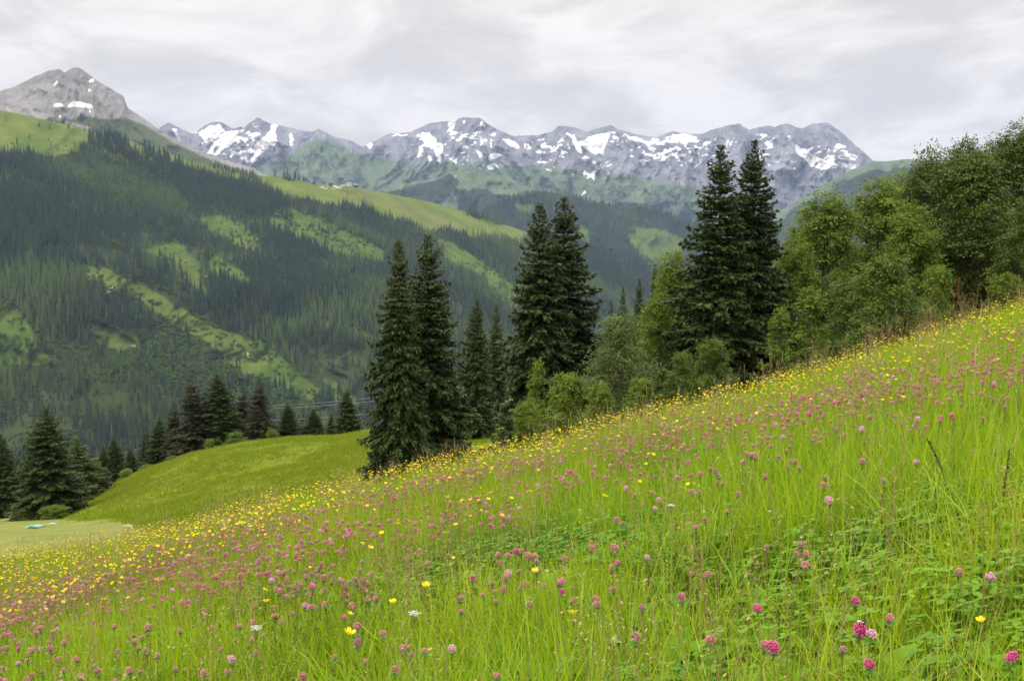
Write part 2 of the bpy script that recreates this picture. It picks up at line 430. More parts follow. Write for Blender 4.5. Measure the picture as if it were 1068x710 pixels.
# --- limestone peak on the left
PR = [(-400, 130), (-300, 118), (-120, 112), (-60, 104), (0, 95), (15, 91), (35, 80), (51, 73.5), (63, 72), (67, 76), (76, 71), (84, 71.5), (101, 84), (115, 92), (129, 101), (133, 112), (152, 125), (167, 136), (193, 150), (218, 162), (264, 175), (330, 215), (420, 240)]
PV = [(-400, 140), (0, 113), (40, 120), (70, 122), (100, 120), (130, 121), (150, 128), (180, 145), (220, 164), (300, 190)]
def peak_attrs(PX, py, vv, V):
    sn = polys(PX, py, [[(53, 91), (58, 86), (62, 84), (59, 89)], [(91, 87), (94, 83), (99, 82), (97, 85)], [(90, 95), (92, 93), (96, 93), (94, 96)], [(83, 101), (86, 97), (87, 99)],
                        [(53, 110.5), (57, 108), (66, 109), (67, 111.5)], [(69, 111.5), (74, 107.5), (80, 106), (90, 108.5), (97, 110.5), (96, 112.5), (80, 111)], [(91, 117), (95, 115), (97, 118)], [(60, 121), (64, 120), (63, 123)], [(98, 89), (103, 88), (99, 92)]]).astype(float)
    ve = sstep(-6, 12, py - interp(PV, PX)) * .95
    gr = polys(PX, py, [[(0, 108), (40, 116), (95, 132), (95, 138), (60, 128), (0, 116)]]).astype(float) * .55
    wd = polys(PX, py, [[(175, 150), (190, 154), (186, 160), (172, 156)]], 2).astype(float) * .6
    return {'snow': np.clip(soft(sn, 1) * 1.7, 0, 1.1) - .12, 'veg': soft(ve, 1), 'scree': gr, 'wood': wd}
peak = sheet('limestone_peak', (-380, 400, 640), [([(-400, 260), (0, 240), (420, 300)], [(-400, 4300), (420, 4300)]), (PR, [(-400, 5300), (420, 5300)])], (120,), M['peak'], .026, peak_attrs, (1.1, 150), 1.3, 4.2, (30, 26))

# --- snowy range at the back
SR = [(-300, 200), (100, 150), (165, 134.5), (175, 128), (197, 138), (201, 139.6), (213, 131), (221, 127.5), (229, 127), (244, 134.5), (251, 132), (254, 134), (262, 127), (269, 123), (276, 126), (284, 129.5), (302, 133), (325, 138), (332.5, 134.5), (350, 143), (365, 147), (378, 153.5), (388, 148.5), (405, 140.3), (428, 138), (437, 133), (446, 129), (466, 126.6), (474, 128), (479, 123), (502, 122.8), (508, 129), (522, 137), (535, 142), (563, 140.6), (575, 138), (583, 131.7), (598, 133), (611, 138), (623, 134), (637, 131), (646, 136), (665, 140), (684, 143.5), (701, 137), (730, 140.6), (740, 136), (751, 133), (771, 129), (781, 136), (790, 133), (800, 131), (808, 132.5), (820, 129), (836, 134), (845, 130), (852, 128.4), (864, 128.4), (878, 138), (896, 155), (910, 167), (960, 190), (1100, 230), (1400, 260)]
SV = [(-300, 230), (165, 176), (260, 172), (300, 160), (330, 142), (352, 146), (380, 162), (420, 166), (470, 168), (520, 172), (560, 170), (620, 176), (700, 186), (760, 205), (850, 212), (920, 185), (1000, 200)]
SNOW = [
    [(236, 136), (251, 137), (246, 149), (226, 162), (218, 161), (223, 148), (228, 144)], [(206, 139), (215, 133), (228, 129), (234, 136), (224, 145), (214, 150)], [(180, 133), (184, 134), (190, 149), (186, 150)],
    [(269, 148), (279, 138), (286, 131), (290, 146), (284, 158), (276, 156)], [(258, 170), (268, 156), (274, 155), (266, 170)], [(301, 138), (305, 138), (307, 153), (303, 153)], [(283, 129), (290, 130), (287, 137), (281, 134)],
    [(438, 138), (449, 138), (456, 148), (463, 151), (459, 176), (454, 165), (452, 155), (443, 153)], [(467, 128), (475, 126), (473, 138), (469, 138)], [(436, 155), (440, 156), (438, 166), (434, 166)], [(445, 160), (449, 162), (451, 172), (447, 170)],
    [(481, 140), (491, 144), (492, 147), (483, 144)], [(498, 152), (503, 145), (504, 148), (500, 154)], [(485, 161), (490, 160), (488, 169), (485, 169)], [(498, 158), (503, 157), (504, 165), (499, 167)], [(508, 162), (516, 158), (524, 161), (518, 167), (509, 167)], [(506, 173), (514, 170), (519, 172), (517, 177), (510, 177)],
    [(522, 145), (531, 144), (541, 150), (543, 155), (534, 154)], [(471, 167), (476, 168), (478, 174), (473, 172)], [(511, 145), (514, 144), (513, 155), (510, 152)], [(481, 126), (486, 125), (484, 132)], [(500, 126), (505, 127), (501, 136)],
    [(588, 136), (600, 141), (606, 153), (609, 161), (602, 157), (596, 146)], [(600, 148), (615, 142), (632, 138), (637, 143), (630, 155), (632, 163), (616, 160), (608, 153)], [(610, 187), (618, 178), (625, 176), (618, 186)], [(604, 204), (610, 198), (611, 202), (606, 206)],
    [(652, 140), (662, 142), (672, 147), (664, 149), (655, 146)], [(829, 150), (836, 153), (846, 160), (862, 167), (866, 163), (874, 172), (860, 178), (846, 174), (836, 164), (829, 160)], [(797, 148), (806, 146), (806, 156), (800, 156)], [(872, 150), (882, 151), (883, 155), (868, 156)], [(869, 169), (893, 170), (892, 176), (874, 175)], [(820, 142), (824, 140), (827, 148), (822, 148)], [(792, 160), (800, 165), (796, 170), (790, 166)],
    [(886, 178), (892, 178), (888, 184)], [(380, 151), (388, 149), (390, 153), (384, 156)], [(405, 141), (428, 138.5), (426, 141), (408, 143)], [(700, 139), (716, 140), (728, 143), (722, 150), (700, 146)],
]
SCAT = [[(540, 146), (590, 141), (600, 158), (570, 160), (545, 158)], [(560, 160), (600, 158), (640, 168), (640, 190), (600, 186), (560, 178)], [(664, 148), (700, 139), (745, 147), (740, 166), (715, 172), (680, 168), (664, 160)], 
        [(620, 136), (646, 136), (650, 148), (640, 160)], [(840, 150), (895, 158), (900, 176), (850, 180)]]
def range_attrs(PX, py, vv, V):
    sn = soft(polys(PX, py, SNOW, 2.0, 5).astype(float), 1)
    # thin streaks and crumbs of old snow, thick in the high bowls and sparse lower down
    cov = PX * 0 - 1.2
    for pl, c_ in ((SCAT[0], -.02), (SCAT[1], -.17), (SCAT[2], .10), (SCAT[3], -.06), (SCAT[4], -.04)): cov = np.maximum(cov, -1.2 + (c_ - .06 + 1.2) * soft(polys(PX, py, [pl], 3).astype(float), 3))
    for pl, c_ in (([(470, 124), (512, 128), (524, 150), (505, 178), (465, 176), (455, 150)], -.14), ([(200, 138), (262, 126), (284, 150), (260, 172), (212, 160)], -.10), ([(425, 138), (450, 134), (466, 176), (440, 180)], -.22), ([(780, 134), (812, 136), (836, 180), (800, 180)], -.24), ([(650, 136), (780, 140), (770, 182), (640, 176)], -.30)): cov = np.maximum(cov, -1.2 + (c_ - .06 + 1.2) * soft(polys(PX, py, [pl], 4).astype(float), 4))
    st = fbm(PX / 4.4 + py / 8 + fbm(PX / 20, py / 20, 2), py / 3.4 - PX / 30, 3, .6) * 1.15 + cov + .05 - .42 * ridged(PX / 26 + fbm(PX / 60, py / 40, 2) * .8 + 9.1, py / 30 * .45 + 27.3, 5)
    s2 = sstep(-.10, .14, st)
    ve = sstep(-14, 22, py - interp(SV, PX)) * 1.05
    scr = soft(polys(PX, py, [[(745, 172), (760, 176), (800, 205), (790, 212), (765, 190)], [(690, 176), (700, 178), (720, 195), (712, 196)], [(455, 205), (470, 180), (480, 176), (470, 196)]], 2).astype(float), 3) * .5
    wd = soft(polys(PX, py, [[(670, 205), (690, 190), (705, 200), (725, 215), (720, 240), (660, 240)], [(400, 210), (480, 205), (480, 240), (400, 240)]], 3).astype(float), 3) * .5
    return {'snow': np.maximum(sn * 1.0, s2 * .9) - .12, 'veg': ve, 'scree': scr, 'wood': wd}
rng = sheet('snowy_range', (-280, 1380, 1500), [([(-300, 300), (1400, 300)], [(-300, 7800), (1400, 7800)]), (SR, [(-300, 9600), (1400, 9600)])], (200,), M['range'], .034, range_attrs, (1.08, 250), 1.2, 9.1, (26, 30))

# --- green spur, far forest hill, right-hand hill
GR = [(250, 260), (330, 222), (380, 203), (400, 196), (430, 190), (455, 187), (470, 180), (480, 176.5), (492, 175), (504, 177), (515, 181), (530, 185), (547, 193), (580, 204), (640, 225), (720, 260)]
def spur_attrs(PX, py, vv, V):
    wd = soft(polys(PX, py, [[(395, 200), (440, 192), (470, 182), (480, 190), (460, 215), (420, 230), (395, 220)], [(470, 200), (500, 196), (545, 205), (545, 240), (480, 230)]], 4).astype(float), 3)
    scr = soft(polys(PX, py, [[(462, 198), (474, 182), (480, 180), (472, 196), (464, 206)], [(506, 222), (512, 210), (516, 212), (512, 222)]], 2).astype(float), 2) * .65
    return {'snow': wd * 0 - .9, 'veg': wd * 0 + .85, 'scree': scr, 'wood': wd * .75}
spur = sheet('green_spur', (260, 710, 460), [([(250, 300), (720, 300)], [(250, 6300), (720, 6300)]), (GR, [(250, 7300), (720, 7300)])], (90,), M['range'], .036, spur_attrs, (1.08, 150), .8, 2.9, (30, 26))
FR = [(400, 262), (440, 246), (480, 228), (520, 211), (555, 202), (563, 199), (590, 203), (620, 211), (649, 214.5), (678, 219), (701, 227.5), (722, 234), (760, 246), (850, 270), (1000, 310)]
FMEAD = [[(652, 247), (668, 243), (700, 247), (716, 252), (708, 270), (690, 280), (672, 274), (658, 262)], [(536, 214), (556, 213), (562, 222), (542, 224)], [(602, 232), (614, 240), (616, 258), (606, 252)], [(660, 236), (690, 238), (712, 250), (690, 248), (664, 244)]]
def fh_attrs(PX, py, vv, V):
    a = soft(polys(PX, py, FMEAD, 3).astype(float), 2)
    return {'clear': a, 'alp': a * .35, 'bare': a * 0}
fhill = sheet('far_forest_hill', (405, 990, 420), [([(400, 330), (1000, 360)], [(400, 4500), (1000, 4500)]), (FR, [(400, 5700), (1000, 5700)])], (90,), M['hill'], .03, fh_attrs, (1.1, 150), 0, 6.3, (40, 34))
RR = [(740, 262), (790, 232), (820, 216), (850, 197), (872, 185), (893, 175), (910, 168.5), (928, 168), (945, 166), (1000, 172), (1100, 190), (1300, 220)]
def rh_attrs(PX, py, vv, V):
    wd = sstep(4, 12, py - interp(RR, PX) + 5 * fbm(PX / 12, py / 12, 3))
    return {'snow': wd * 0 - .9, 'veg': wd * 0 + .95, 'scree': wd * 0, 'wood': wd * .75}
rhill = sheet('wooded_far_slope', (745, 1290, 360), [([(740, 320), (1300, 320)], [(740, 6000), (1300, 5600)]), (RR, [(740, 7600), (1300, 7000)])], (80,), M['range'], .03, rh_attrs, (1.1, 150), .6, 3.3, (36, 30))

# valley floor that joins everything
vf = MB(); vx = np.linspace(-11000, 11000, 60); vy = np.linspace(300, 12500, 60)
A_, B_ = np.meshgrid(vx, vy); C_ = -345 + 12 * fbm(A_ / 900, B_ / 900, 3)
vo = obj('valley_floor', mesh('valley_floor', np.stack([A_, B_, C_], -1).reshape(-1, 3), grid_faces(60, 60), [M['hill']], True, {'clear': A_ * 0 + .6, 'alp': A_ * 0, 'bare': A_ * 0}))
tag(vo, kind='structure')

# ------------------------------------------------------------------ scatter (stuff): instances of small sources on points
def scatter(name, pts, rots, scl, idx, sources):
    c = bpy.data.collections.new(name + '_sources')
    for s in sources: c.objects.link(s)
    me = bpy.data.meshes.new(name); me.vertices.add(len(pts)); me.vertices.foreach_set('co', np.asarray(pts, np.float32).ravel())
    a = me.attributes.new('rot', 'FLOAT_VECTOR', 'POINT'); a.data.foreach_set('vector', np.asarray(rots, np.float32).ravel())
    scl = np.asarray(scl, np.float32)
    if scl.ndim == 1: scl = np.repeat(scl[:, None], 3, 1)
    a = me.attributes.new('scl', 'FLOAT_VECTOR', 'POINT'); a.data.foreach_set('vector', scl.ravel())
    a = me.attributes.new('pick', 'INT', 'POINT'); a.data.foreach_set('value', np.asarray(idx, np.int32))
    o = obj(name, me)
    g = bpy.data.node_groups.new(name, 'GeometryNodeTree')
    g.interface.new_socket('Geometry', in_out='INPUT', socket_type='NodeSocketGeometry')
    g.interface.new_socket('Geometry', in_out='OUTPUT', socket_type='NodeSocketGeometry')
    N = g.nodes; L = g.links
    i = N.new('NodeGroupInput'); u = N.new('NodeGroupOutput'); ip = N.new('GeometryNodeInstanceOnPoints')
    ci = N.new('GeometryNodeCollectionInfo'); ci.inputs['Collection'].default_value = c
    ci.inputs['Separate Children'].default_value = True; ci.inputs['Reset Children'].default_value = True
    def na(k, t):
        n = N.new('GeometryNodeInputNamedAttribute'); n.data_type = t; n.inputs['Name'].default_value = k; return n.outputs['Attribute']
    e = N.new('FunctionNodeEulerToRotation'); L.new(na('rot', 'FLOAT_VECTOR'), e.inputs[0])
    L.new(i.outputs[0], ip.inputs['Points']); L.new(ci.outputs[0], ip.inputs['Instance']); ip.inputs['Pick Instance'].default_value = True
    L.new(na('pick', 'INT'), ip.inputs['Instance Index']); L.new(e.outputs[0], ip.inputs['Rotation']); L.new(na('scl', 'FLOAT_VECTOR'), ip.inputs['Scale'])
    L.new(ip.outputs[0], u.inputs[0])
    md = o.modifiers.new('scatter', 'NODES'); md.node_group = g
    return o

# ------------------------------------------------------------------ far conifers (about 25 m, a few pixels each)
M['farneedle'] = leafmat('far_conifer', (.004, .012, .008), (.036, .062, .028), (.022, .040, .020), .05, .8, .1, .7)
M['farneedleb'] = leafmat('far_conifer_olive', (.012, .024, .008), (.070, .105, .028), (.050, .075, .022), .05, .8, .1, .7)
M['farneedlec'] = leafmat('far_larch', (.022, .045, .012), (.100, .150, .036), (.070, .11, .028), .08, .8, .1, .7)
M['farscrub'] = leafmat('far_scrub', (.035, .07, .016), (.10, .165, .032), (.075, .11, .03), .15, .8, .1, .8)
def far_conifer(seed, mat='farneedle', wide=1.0, tiers=9):
    r = random.Random(seed); m = MB()
    m.tube([(0, 0, -2), (0, 0, 10), (0, 0, 22)], [.32, .25, .05], 4, 0, False)
    trunk_n = m.n
    for i in range(tiers):
        u = i / (tiers - 1); z = 3.5 + 19.5 * u; rad = (3.6 * (1 - u) ** .8 + .35) * r.uniform(.75, 1.15) * wide; k = 9
        v = [(0, 0, z + 3.4 * (1 - .4 * u))]; a = [r.uniform(.5, 1)]
        off = r.random() * 6
        for j in range(k):
            rr = rad * (r.uniform(.9, 1.2) if j % 2 else r.uniform(.45, .7)); an = off + j * 2 * math.pi / k
            v.append((rr * math.cos(an), rr * math.sin(an), z - (.9 if j % 2 else .1) * r.uniform(.6, 1.3))); a.append(r.uniform(0, .6))
        m.add(v, None, [(0, 1 + j, 1 + (j + 1) % k) for j in range(k)], np.array(a))
    me = m.mesh('conifer', [M['bark2'], M[mat]])
    mi = np.ones(len(me.polygons), np.int32); 
    nq = sum(len(q) for q in m.q); mi[:nq] = 0
    me.polygons.foreach_set('material_index', mi)
    return obj('conifer', me, link=False)
def leaf_cloud(seed, n, rad, leaf, mat, name, flat=.8):
    r = np.random.default_rng(seed)
    lob = r.normal(size=(7, 3)) * .45; lob[:, 2] = np.abs(lob[:, 2]) * .8
    c = lob[r.integers(0, 7, n)] + (lambda d: d / np.linalg.norm(d, axis=1)[:, None])(r.normal(size=(n, 3))) * (r.uniform(.35, .62, (n, 1)))
    c = c * rad; c[:, 2] = c[:, 2] * flat + rad * .6
    return c
def quads_from(c, nrm, size, asp, rs, tint, m):
    """folded rhombus leaves: centres c, normals nrm"""
    n = len(c); nrm = nrm / (np.linalg.norm(nrm, axis=1)[:, None] + 1e-9)
    t = rs.normal(size=(n, 3)); t -= (t * nrm).sum(1)[:, None] * nrm; t /= np.linalg.norm(t, axis=1)[:, None] + 1e-9
    b = np.cross(nrm, t); s = np.broadcast_to(size, (n,))[:, None]
    fold = nrm * s * .18
    v = np.stack([c - t * s, c + b * s * asp + fold, c + t * s, c - b * s * asp + fold], 1).reshape(-1, 3)
    i = np.arange(n)[:, None] * 4
    m.add(v, None, np.concatenate([i + [[0, 1, 2]], i + [[0, 2, 3]]], 0), np.repeat(tint, 4))
def far_scrub(seed):
    rs = np.random.default_rng(seed); m = MB()
    c = leaf_cloud(seed, 170, 4.2, .9, None, '')
    nr = c - np.array([0, 0, 1.5]) + rs.normal(size=c.shape) * 1.5
    quads_from(c, nr, rs.uniform(.7, 1.3, len(c)), .8, rs, rs.random(len(c)), m)
    return obj('scrub', m.mesh('scrub', [M['farscrub']]), link=False)

def sample(sh, n):
    V = sh['V']; a = V[1:, 1:] - V[:-1, :-1]; b = V[1:, :-1] - V[:-1, 1:]
    ar = np.linalg.norm(np.cross(a, b), axis=-1) * .5
    vis = (sh['px'][:-1, :-1] > -160) & (sh['px'][:-1, :-1] < 1120)
    p = (ar * vis).ravel(); p /= p.sum()
    k = G.choice(len(p), n, p=p); i, j = np.unravel_index(k, ar.shape)
    u = G.random((n, 1)); w = G.random((n, 1))
    lerp = lambda A: (A[i, j] * (1 - u) + A[i + 1, j] * u) * (1 - w) + (A[i, j + 1] * (1 - u) + A[i + 1, j + 1] * u) * w
    pos = lerp(V); uu = u[:, 0]; ww = w[:, 0]
    l1 = lambda A: (A[i, j] * (1 - uu) + A[i + 1, j] * uu) * (1 - ww) + (A[i, j + 1] * (1 - uu) + A[i + 1, j + 1] * uu) * ww
    return pos, l1(sh['px']), l1(sh['py'])

def snag(seed):
    r = random.Random(seed); m = MB(); m.tube([(0, 0, -2), (.2, 0, 9), (.3, .2, 19)], [.45, .35, .08], 5, .5)
    for k in range(14):
        a = r.random() * 6.28; z = r.uniform(5, 18); L_ = r.uniform(.8, 2.2) * (1 - z / 24); m.tube([(.2, 0, z), (L_ * math.cos(a), L_ * math.sin(a), z - .3)], [.1, .03], 3, .5, False)
    return obj('snag', m.mesh('snag', [M['bark2']]), link=False)
conifers = [far_conifer(0), far_conifer(1, wide=.85), far_conifer(2, wide=1.15, tiers=8), far_conifer(3, tiers=11), far_conifer(4, 'farneedleb'), far_conifer(5, 'farneedleb', .85, 10), far_conifer(6, 'farneedlec', 1.1, 8), snag(7)]
for q, c_ in enumerate(conifers): c_.name = 'conifer.%03d' % (q + 500)
def pick_conifer(p):
    a = fbm(p[:, 0] / 220 + 5, p[:, 1] / 220, 3) * 1.3 + G.normal(0, .22, len(p)); r_ = G.random(len(p))
    k = np.where(a < .10, G.integers(0, 4, len(p)), np.where(a < .42, G.integers(4, 6, len(p)), 6)); return np.where(r_ < .025, 7, k)
scrubs = [far_scrub(s) for s in (41, 42, 43)]
pos, qx, qy = sample(hill, 104000)
jx = qx + G.normal(size=len(qx)) * 1.5; jy = qy + G.normal(size=len(qx)) * 1.2
cl = polys(jx, jy, CLEAR, 3); al = polys(jx, jy, ALP, 3); ba = polys(jx, jy, BARE, 1) | polys(jx, jy + 4, BARE, 1); scb = polys(jx, jy, SCRUB, 4)
dens = .80 + 1.1 * fbm(pos[:, 0] / 130, pos[:, 1] / 130, 3)
keep = (G.random(len(qx)) < dens) & ~ba & ~al & ~(cl & (G.random(len(qx)) > .10 + .25 * (fbm(pos[:, 0] / 60, pos[:, 1] / 60, 2) > .2)))
topwood = inpoly(jx, jy, [(92, 134), (130, 143), (185, 170), (262, 200), (300, 215), (260, 230), (150, 200), (90, 175)])
keep |= topwood & (G.random(len(qx)) < .75) & ~ba & (jy > interp(HR, jx) + 2 + (jx > 135) * 12)
alpt = al & ~topwood & (G.random(len(qx)) < .02) & (jx < 250) & (jy > 132)
ridgerow = (np.abs(jy - interp(HR, jx) - 1.0) < 1.6) & (((jx > 222) & (jx < 264)) | ((jx > 282) & (jx < 330) & (jy < interp(HR, jx) + 1)) | ((jx > 486) & (jx < 524) & (jy > 222)) )
keep |= alpt | (ridgerow & ~ba)
isscrub = keep & ((scb & (G.random(len(qx)) < .8)) | (cl & (G.random(len(qx)) < .8)) | (G.random(len(qx)) < .05 + .5 * (fbm(pos[:, 0] / 150 + 9, pos[:, 1] / 150, 3) > .28)))
def putfar(name, pos, tree, extra_scale=1.0, pick=None):
    n = len(pos); rot = np.zeros((n, 3)); rot[:, 2] = G.random(n) * 6.28
    s = (G.normal(.88, .21, n) * (1 + .55 * fbm(pos[:, 0] / 190 + 40, pos[:, 1] / 190, 2))).clip(.3, 1.6) * extra_scale
    return scatter(name, pos, rot, np.stack([s * G.uniform(.8, 1.05, n), s * G.uniform(.8, 1.05, n), s], 1), G.integers(0, len(tree), n) if pick is None else pick, tree)
o = putfar('valley_forest', pos[keep & ~isscrub], conifers, 1.0, pick_conifer(pos[keep & ~isscrub]))
tag(o, 'dark spruce forest covering the steep side of the valley', 'forest', kind='stuff')
p2, x2, y2 = sample(hill, 90000); k2_ = polys(x2, y2, SCRUB, 4) & ~polys(x2, y2, CLEAR + BARE, 2) & (G.random(len(x2)) < .75)
o = putfar('valley_scrub', np.vstack([pos[isscrub], p2[k2_]]), scrubs, .8)
tag(o, 'mid green scrub around the clearings on the valley side', 'scrub', kind='stuff')
pos, qx, qy = sample(fhill, 26000)
jx = qx + G.normal(size=len(qx)) * 1.2; jy = qy + G.normal(size=len(qx)) * 1.0
k = ~polys(jx, jy, FMEAD, 3)
o = putfar('far_hill_forest', pos[k], [far_conifer(s) for s in (21, 22, 23)], 1.15)
tag(o, 'bluish far spruce forest on the hill below the snowy range', 'forest', kind='stuff')

# ------------------------------------------------------------------ alpine huts on the ridge pasture, far away
HUTP = {}
def hut(px, py, Y, w, d, h, label, wallm, roofm, rz):
    p = P(px, py, Y); rt = obj('alpine_hut', None, None, p, rz); tag(rt, label, 'hut', 'alpine huts on the far ridge')
    m = MB(); m.box((-w / 2, -d / 2, -4), (w / 2, d / 2, h)); m.add([(-w / 2, -d / 2, h), (-w / 2, d / 2, h), (-w / 2, 0, h + d * .38), (w / 2, -d / 2, h), (w / 2, d / 2, h), (w / 2, 0, h + d * .38)], None, [(0, 2, 1), (3, 4, 5)])
    obj('wall', m.mesh('wall', [wallm]), rt)
    m = MB(); e = .8; hh = h + d * .38
    for sgn in (-1, 1):
        lo = [(-w / 2 - e, sgn * (d / 2 + e), h - e * .6), (w / 2 + e, sgn * (d / 2 + e), h - e * .6), (w / 2 + e, 0, hh + .2), (-w / 2 - e, 0, hh + .2)]
        up = [(x, y, z + .5) for x, y, z in lo]
        m.add(lo + up, [(0, 1, 2, 3), (4, 7, 6, 5), (0, 4, 5, 1), (1, 5, 6, 2), (2, 6, 7, 3), (3, 7, 4, 0)])
    obj('roof', m.mesh('roof', [roofm]), rt)
    for x in np.linspace(-w * .32, w * .32, 3):
        m = MB(); m.box((x - .7, -d / 2 - .12, h * .35), (x + .7, -d / 2 - .003, h * .75)); obj('window', m.mesh('window', [M['glassdark']]), rt)
M['glassdark'] = simple('dark_glass', (.02, .025, .03), (.04, .045, .05), 1, .2, .5)
M['render_w'] = simple('cream_render', (.62, .57, .48), (.74, .70, .62), 1)
M['wood_d'] = simple('dark_weathered_wood', (.08, .055, .04), (.17, .13, .10), 1)
M['slate'] = simple('grey_roofing', (.20, .20, .21), (.34, .33, .33), 1)
M['roofd'] = simple('dark_roofing', (.06, .055, .055), (.12, .11, .11), 1)
hut(364, 193.6, 3260, 14, 9, 6, 'cream alpine hut with grey roof, tallest building on the green ridge', M['render_w'], M['slate'], .3)
hut(357.5, 193.6, 3250, 10, 8, 4, 'low pale hut beside the gravel bank, left of the cream hut', M['render_w'], M['roofd'], -.2)
hut(371, 194.6, 3280, 10, 8, 4, 'dark roofed wooden hut just right of the cream hut on the ridge', M['wood_d'], M['slate'], .5)
hut(345, 192.8, 3240, 12, 8, 3.2, 'long low brown shed above the pale gravel bank on the ridge', M['wood_d'], M['roofd'], .1)

# ------------------------------------------------------------------ spruces
def rock_noise(r): return r.random()
def spruce_meshes(seed, mat, H=14.0, Rm=2.7, whorls=54, dens=1.1, lean=0, sparse=0.0, bare=.03, droop=0.0):
    r = random.Random(seed); rs = np.random.default_rng(seed)
    tm = MB(); tm.tube([(0, 0, -1.2), (0, 0, H * .3), (0.04, 0, H * .7), (0, .03, H * .985)], [.24, .18, .09, .012], 8)
    C = []; D = []; S = []; NR = []; TI = []; AS = []
    br = MB()
    sides = [r.uniform(.8, 1.15) for _ in range(6)]
    for w in range(whorls):
        u = bare + (1 - bare) * (w + r.uniform(-.3, .3)) / whorls; u = min(max(u, .01), .992); z = u * H
        env = 1.22 * Rm * ((1 - u) ** .74) * (1 - .25 * max(0, .12 - u) / .12) + .10
        nb = int((11 if u < .8 else 7) * dens + r.random())
        a0 = r.random() * 6.28; wl = r.uniform(.84, 1.10)
        for k in range(nb):
            if r.random() < sparse: continue
            az = a0 + (k + r.uniform(-.25, .25)) * 2 * math.pi / nb
            L = env * wl * r.uniform(.52, 1.16) * np.interp((az % 6.283) / 6.283 * 6, range(7), sides + sides[:1])
            if L < .08: continue
            el0 = np.interp(u, [0, .35, .75, 1], [-.42, -.2, .15, .9]) + r.uniform(-.16, .12) - droop * (u < .8)
            n = 7; s = np.linspace(0, 1, n); el = el0 - .25 * np.sin(s * 3.1) * (u < .85) + .55 * s ** 2.2 * (u < .9)
            st = L / (n - 1); xs = np.concatenate([[0], np.cumsum(np.cos(el[:-1]) * st)]); zs = np.concatenate([[0], np.cumsum(np.sin(el[:-1]) * st)])
            d = np.array([math.cos(az), math.sin(az), 0]); sd = np.array([-d[1], d[0], 0])
            pts = d * xs[:, None] + np.array([0, 0, z]) + np.array([0, 0, 1.0]) * zs[:, None]
            br.tube(pts[[0, 2, 4, 6]], np.array([.035, .025, .014, .004]) * min(1, L / 1.5), 3, 0, False)
            m = max(3, int(L / .085 * dens)); q = np.sort(rs.uniform(.12 if L < 1 else .22, 1, m))
            base = np.stack([np.interp(q, s, pts[:, i]) for i in range(3)], 1)
            for sg in (-1, 1):
                tl = (.20 + .34 * L / 2.2 * (1 - q * .72)) * rs.uniform(.7, 1.3, m) * (1 if u < .9 else .6)
                dr = d * rs.uniform(.35, .9, m)[:, None] + sg * sd * rs.uniform(.5, 1.0, m)[:, None] + np.array([0, 0, 1]) * rs.uniform(-.45, .12, m)[:, None]
                dr /= np.linalg.norm(dr, axis=1)[:, None]
                C.append(base); D.append(dr); S.append(tl); AS.append(rs.uniform(.17, .28, m))
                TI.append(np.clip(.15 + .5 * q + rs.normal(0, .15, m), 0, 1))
            # hanging twigs and the leading shoot
            dr = np.array([0, 0, -1.0]) + d * .35 + rs.normal(size=(m, 3)) * .3; dr /= np.linalg.norm(dr, axis=1)[:, None]
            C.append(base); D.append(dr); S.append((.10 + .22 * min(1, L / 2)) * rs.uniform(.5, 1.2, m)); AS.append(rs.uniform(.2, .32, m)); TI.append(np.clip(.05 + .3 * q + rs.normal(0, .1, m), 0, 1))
            dr = np.tile(d * .9 + np.array([0, 0, .35]), (3, 1)) + rs.normal(size=(3, 3)) * .25; dr /= np.linalg.norm(dr, axis=1)[:, None]
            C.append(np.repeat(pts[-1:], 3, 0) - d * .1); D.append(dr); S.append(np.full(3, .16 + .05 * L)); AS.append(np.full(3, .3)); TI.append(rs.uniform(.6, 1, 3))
    # leader
    zt = np.linspace(.955, .995, 14) * H; dr = rs.normal(size=(14, 3)); dr[:, 2] = 1.4; dr /= np.linalg.norm(dr, axis=1)[:, None]
    C.append(np.stack([zt * 0, zt * 0, zt], 1)); D.append(dr); S.append(np.full(14, .16)); AS.append(np.full(14, .2)); TI.append(np.full(14, .5))
    C = np.vstack(C); D = np.vstack(D); S = np.concatenate(S); AS = np.concatenate(AS); TI = np.concatenate(TI); n = len(C)
    up = np.array([0, 0, 1.0]) + rs.normal(size=(n, 3)) * .35
    b = np.cross(D, up); b /= np.linalg.norm(b, axis=1)[:, None] + 1e-9; nn = np.cross(b, D)
    Sv = S[:, None]; w = Sv * AS[:, None]
    # a twig: pointed, widest at a third, gently drooping at the tip
    v = np.stack([C, C + D * Sv * .38 + b * w + nn * w * .25, C + D * Sv * 1.0 - np.array([0, 0, 1]) * Sv * .10, C + D * Sv * .38 - b * w + nn * w * .25], 1).reshape(-1, 3)
    i = np.arange(n)[:, None] * 4
    fm = MB(); fm.add(v, None, np.concatenate([i + [[0, 1, 2]], i + [[0, 2, 3]]], 0), np.repeat(TI, 4))
    return tm.mesh('trunk', [M['bark']], True), br.mesh('branches', [M['bark']]), fm.mesh('crown', [mat]), H, Rm

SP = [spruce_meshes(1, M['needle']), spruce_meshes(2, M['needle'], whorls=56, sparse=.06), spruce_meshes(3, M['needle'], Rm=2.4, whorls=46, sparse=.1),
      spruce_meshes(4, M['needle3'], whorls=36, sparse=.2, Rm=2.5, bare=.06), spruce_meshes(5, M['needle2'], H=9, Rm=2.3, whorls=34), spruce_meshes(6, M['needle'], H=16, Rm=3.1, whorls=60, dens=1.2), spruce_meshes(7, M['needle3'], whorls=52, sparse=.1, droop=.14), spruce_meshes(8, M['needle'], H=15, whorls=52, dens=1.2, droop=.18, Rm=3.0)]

def ground_at(px, Y, py0=450):
    X = ray(px, py0)[0] * Y
    return float(X), float(near_z(X, Y))

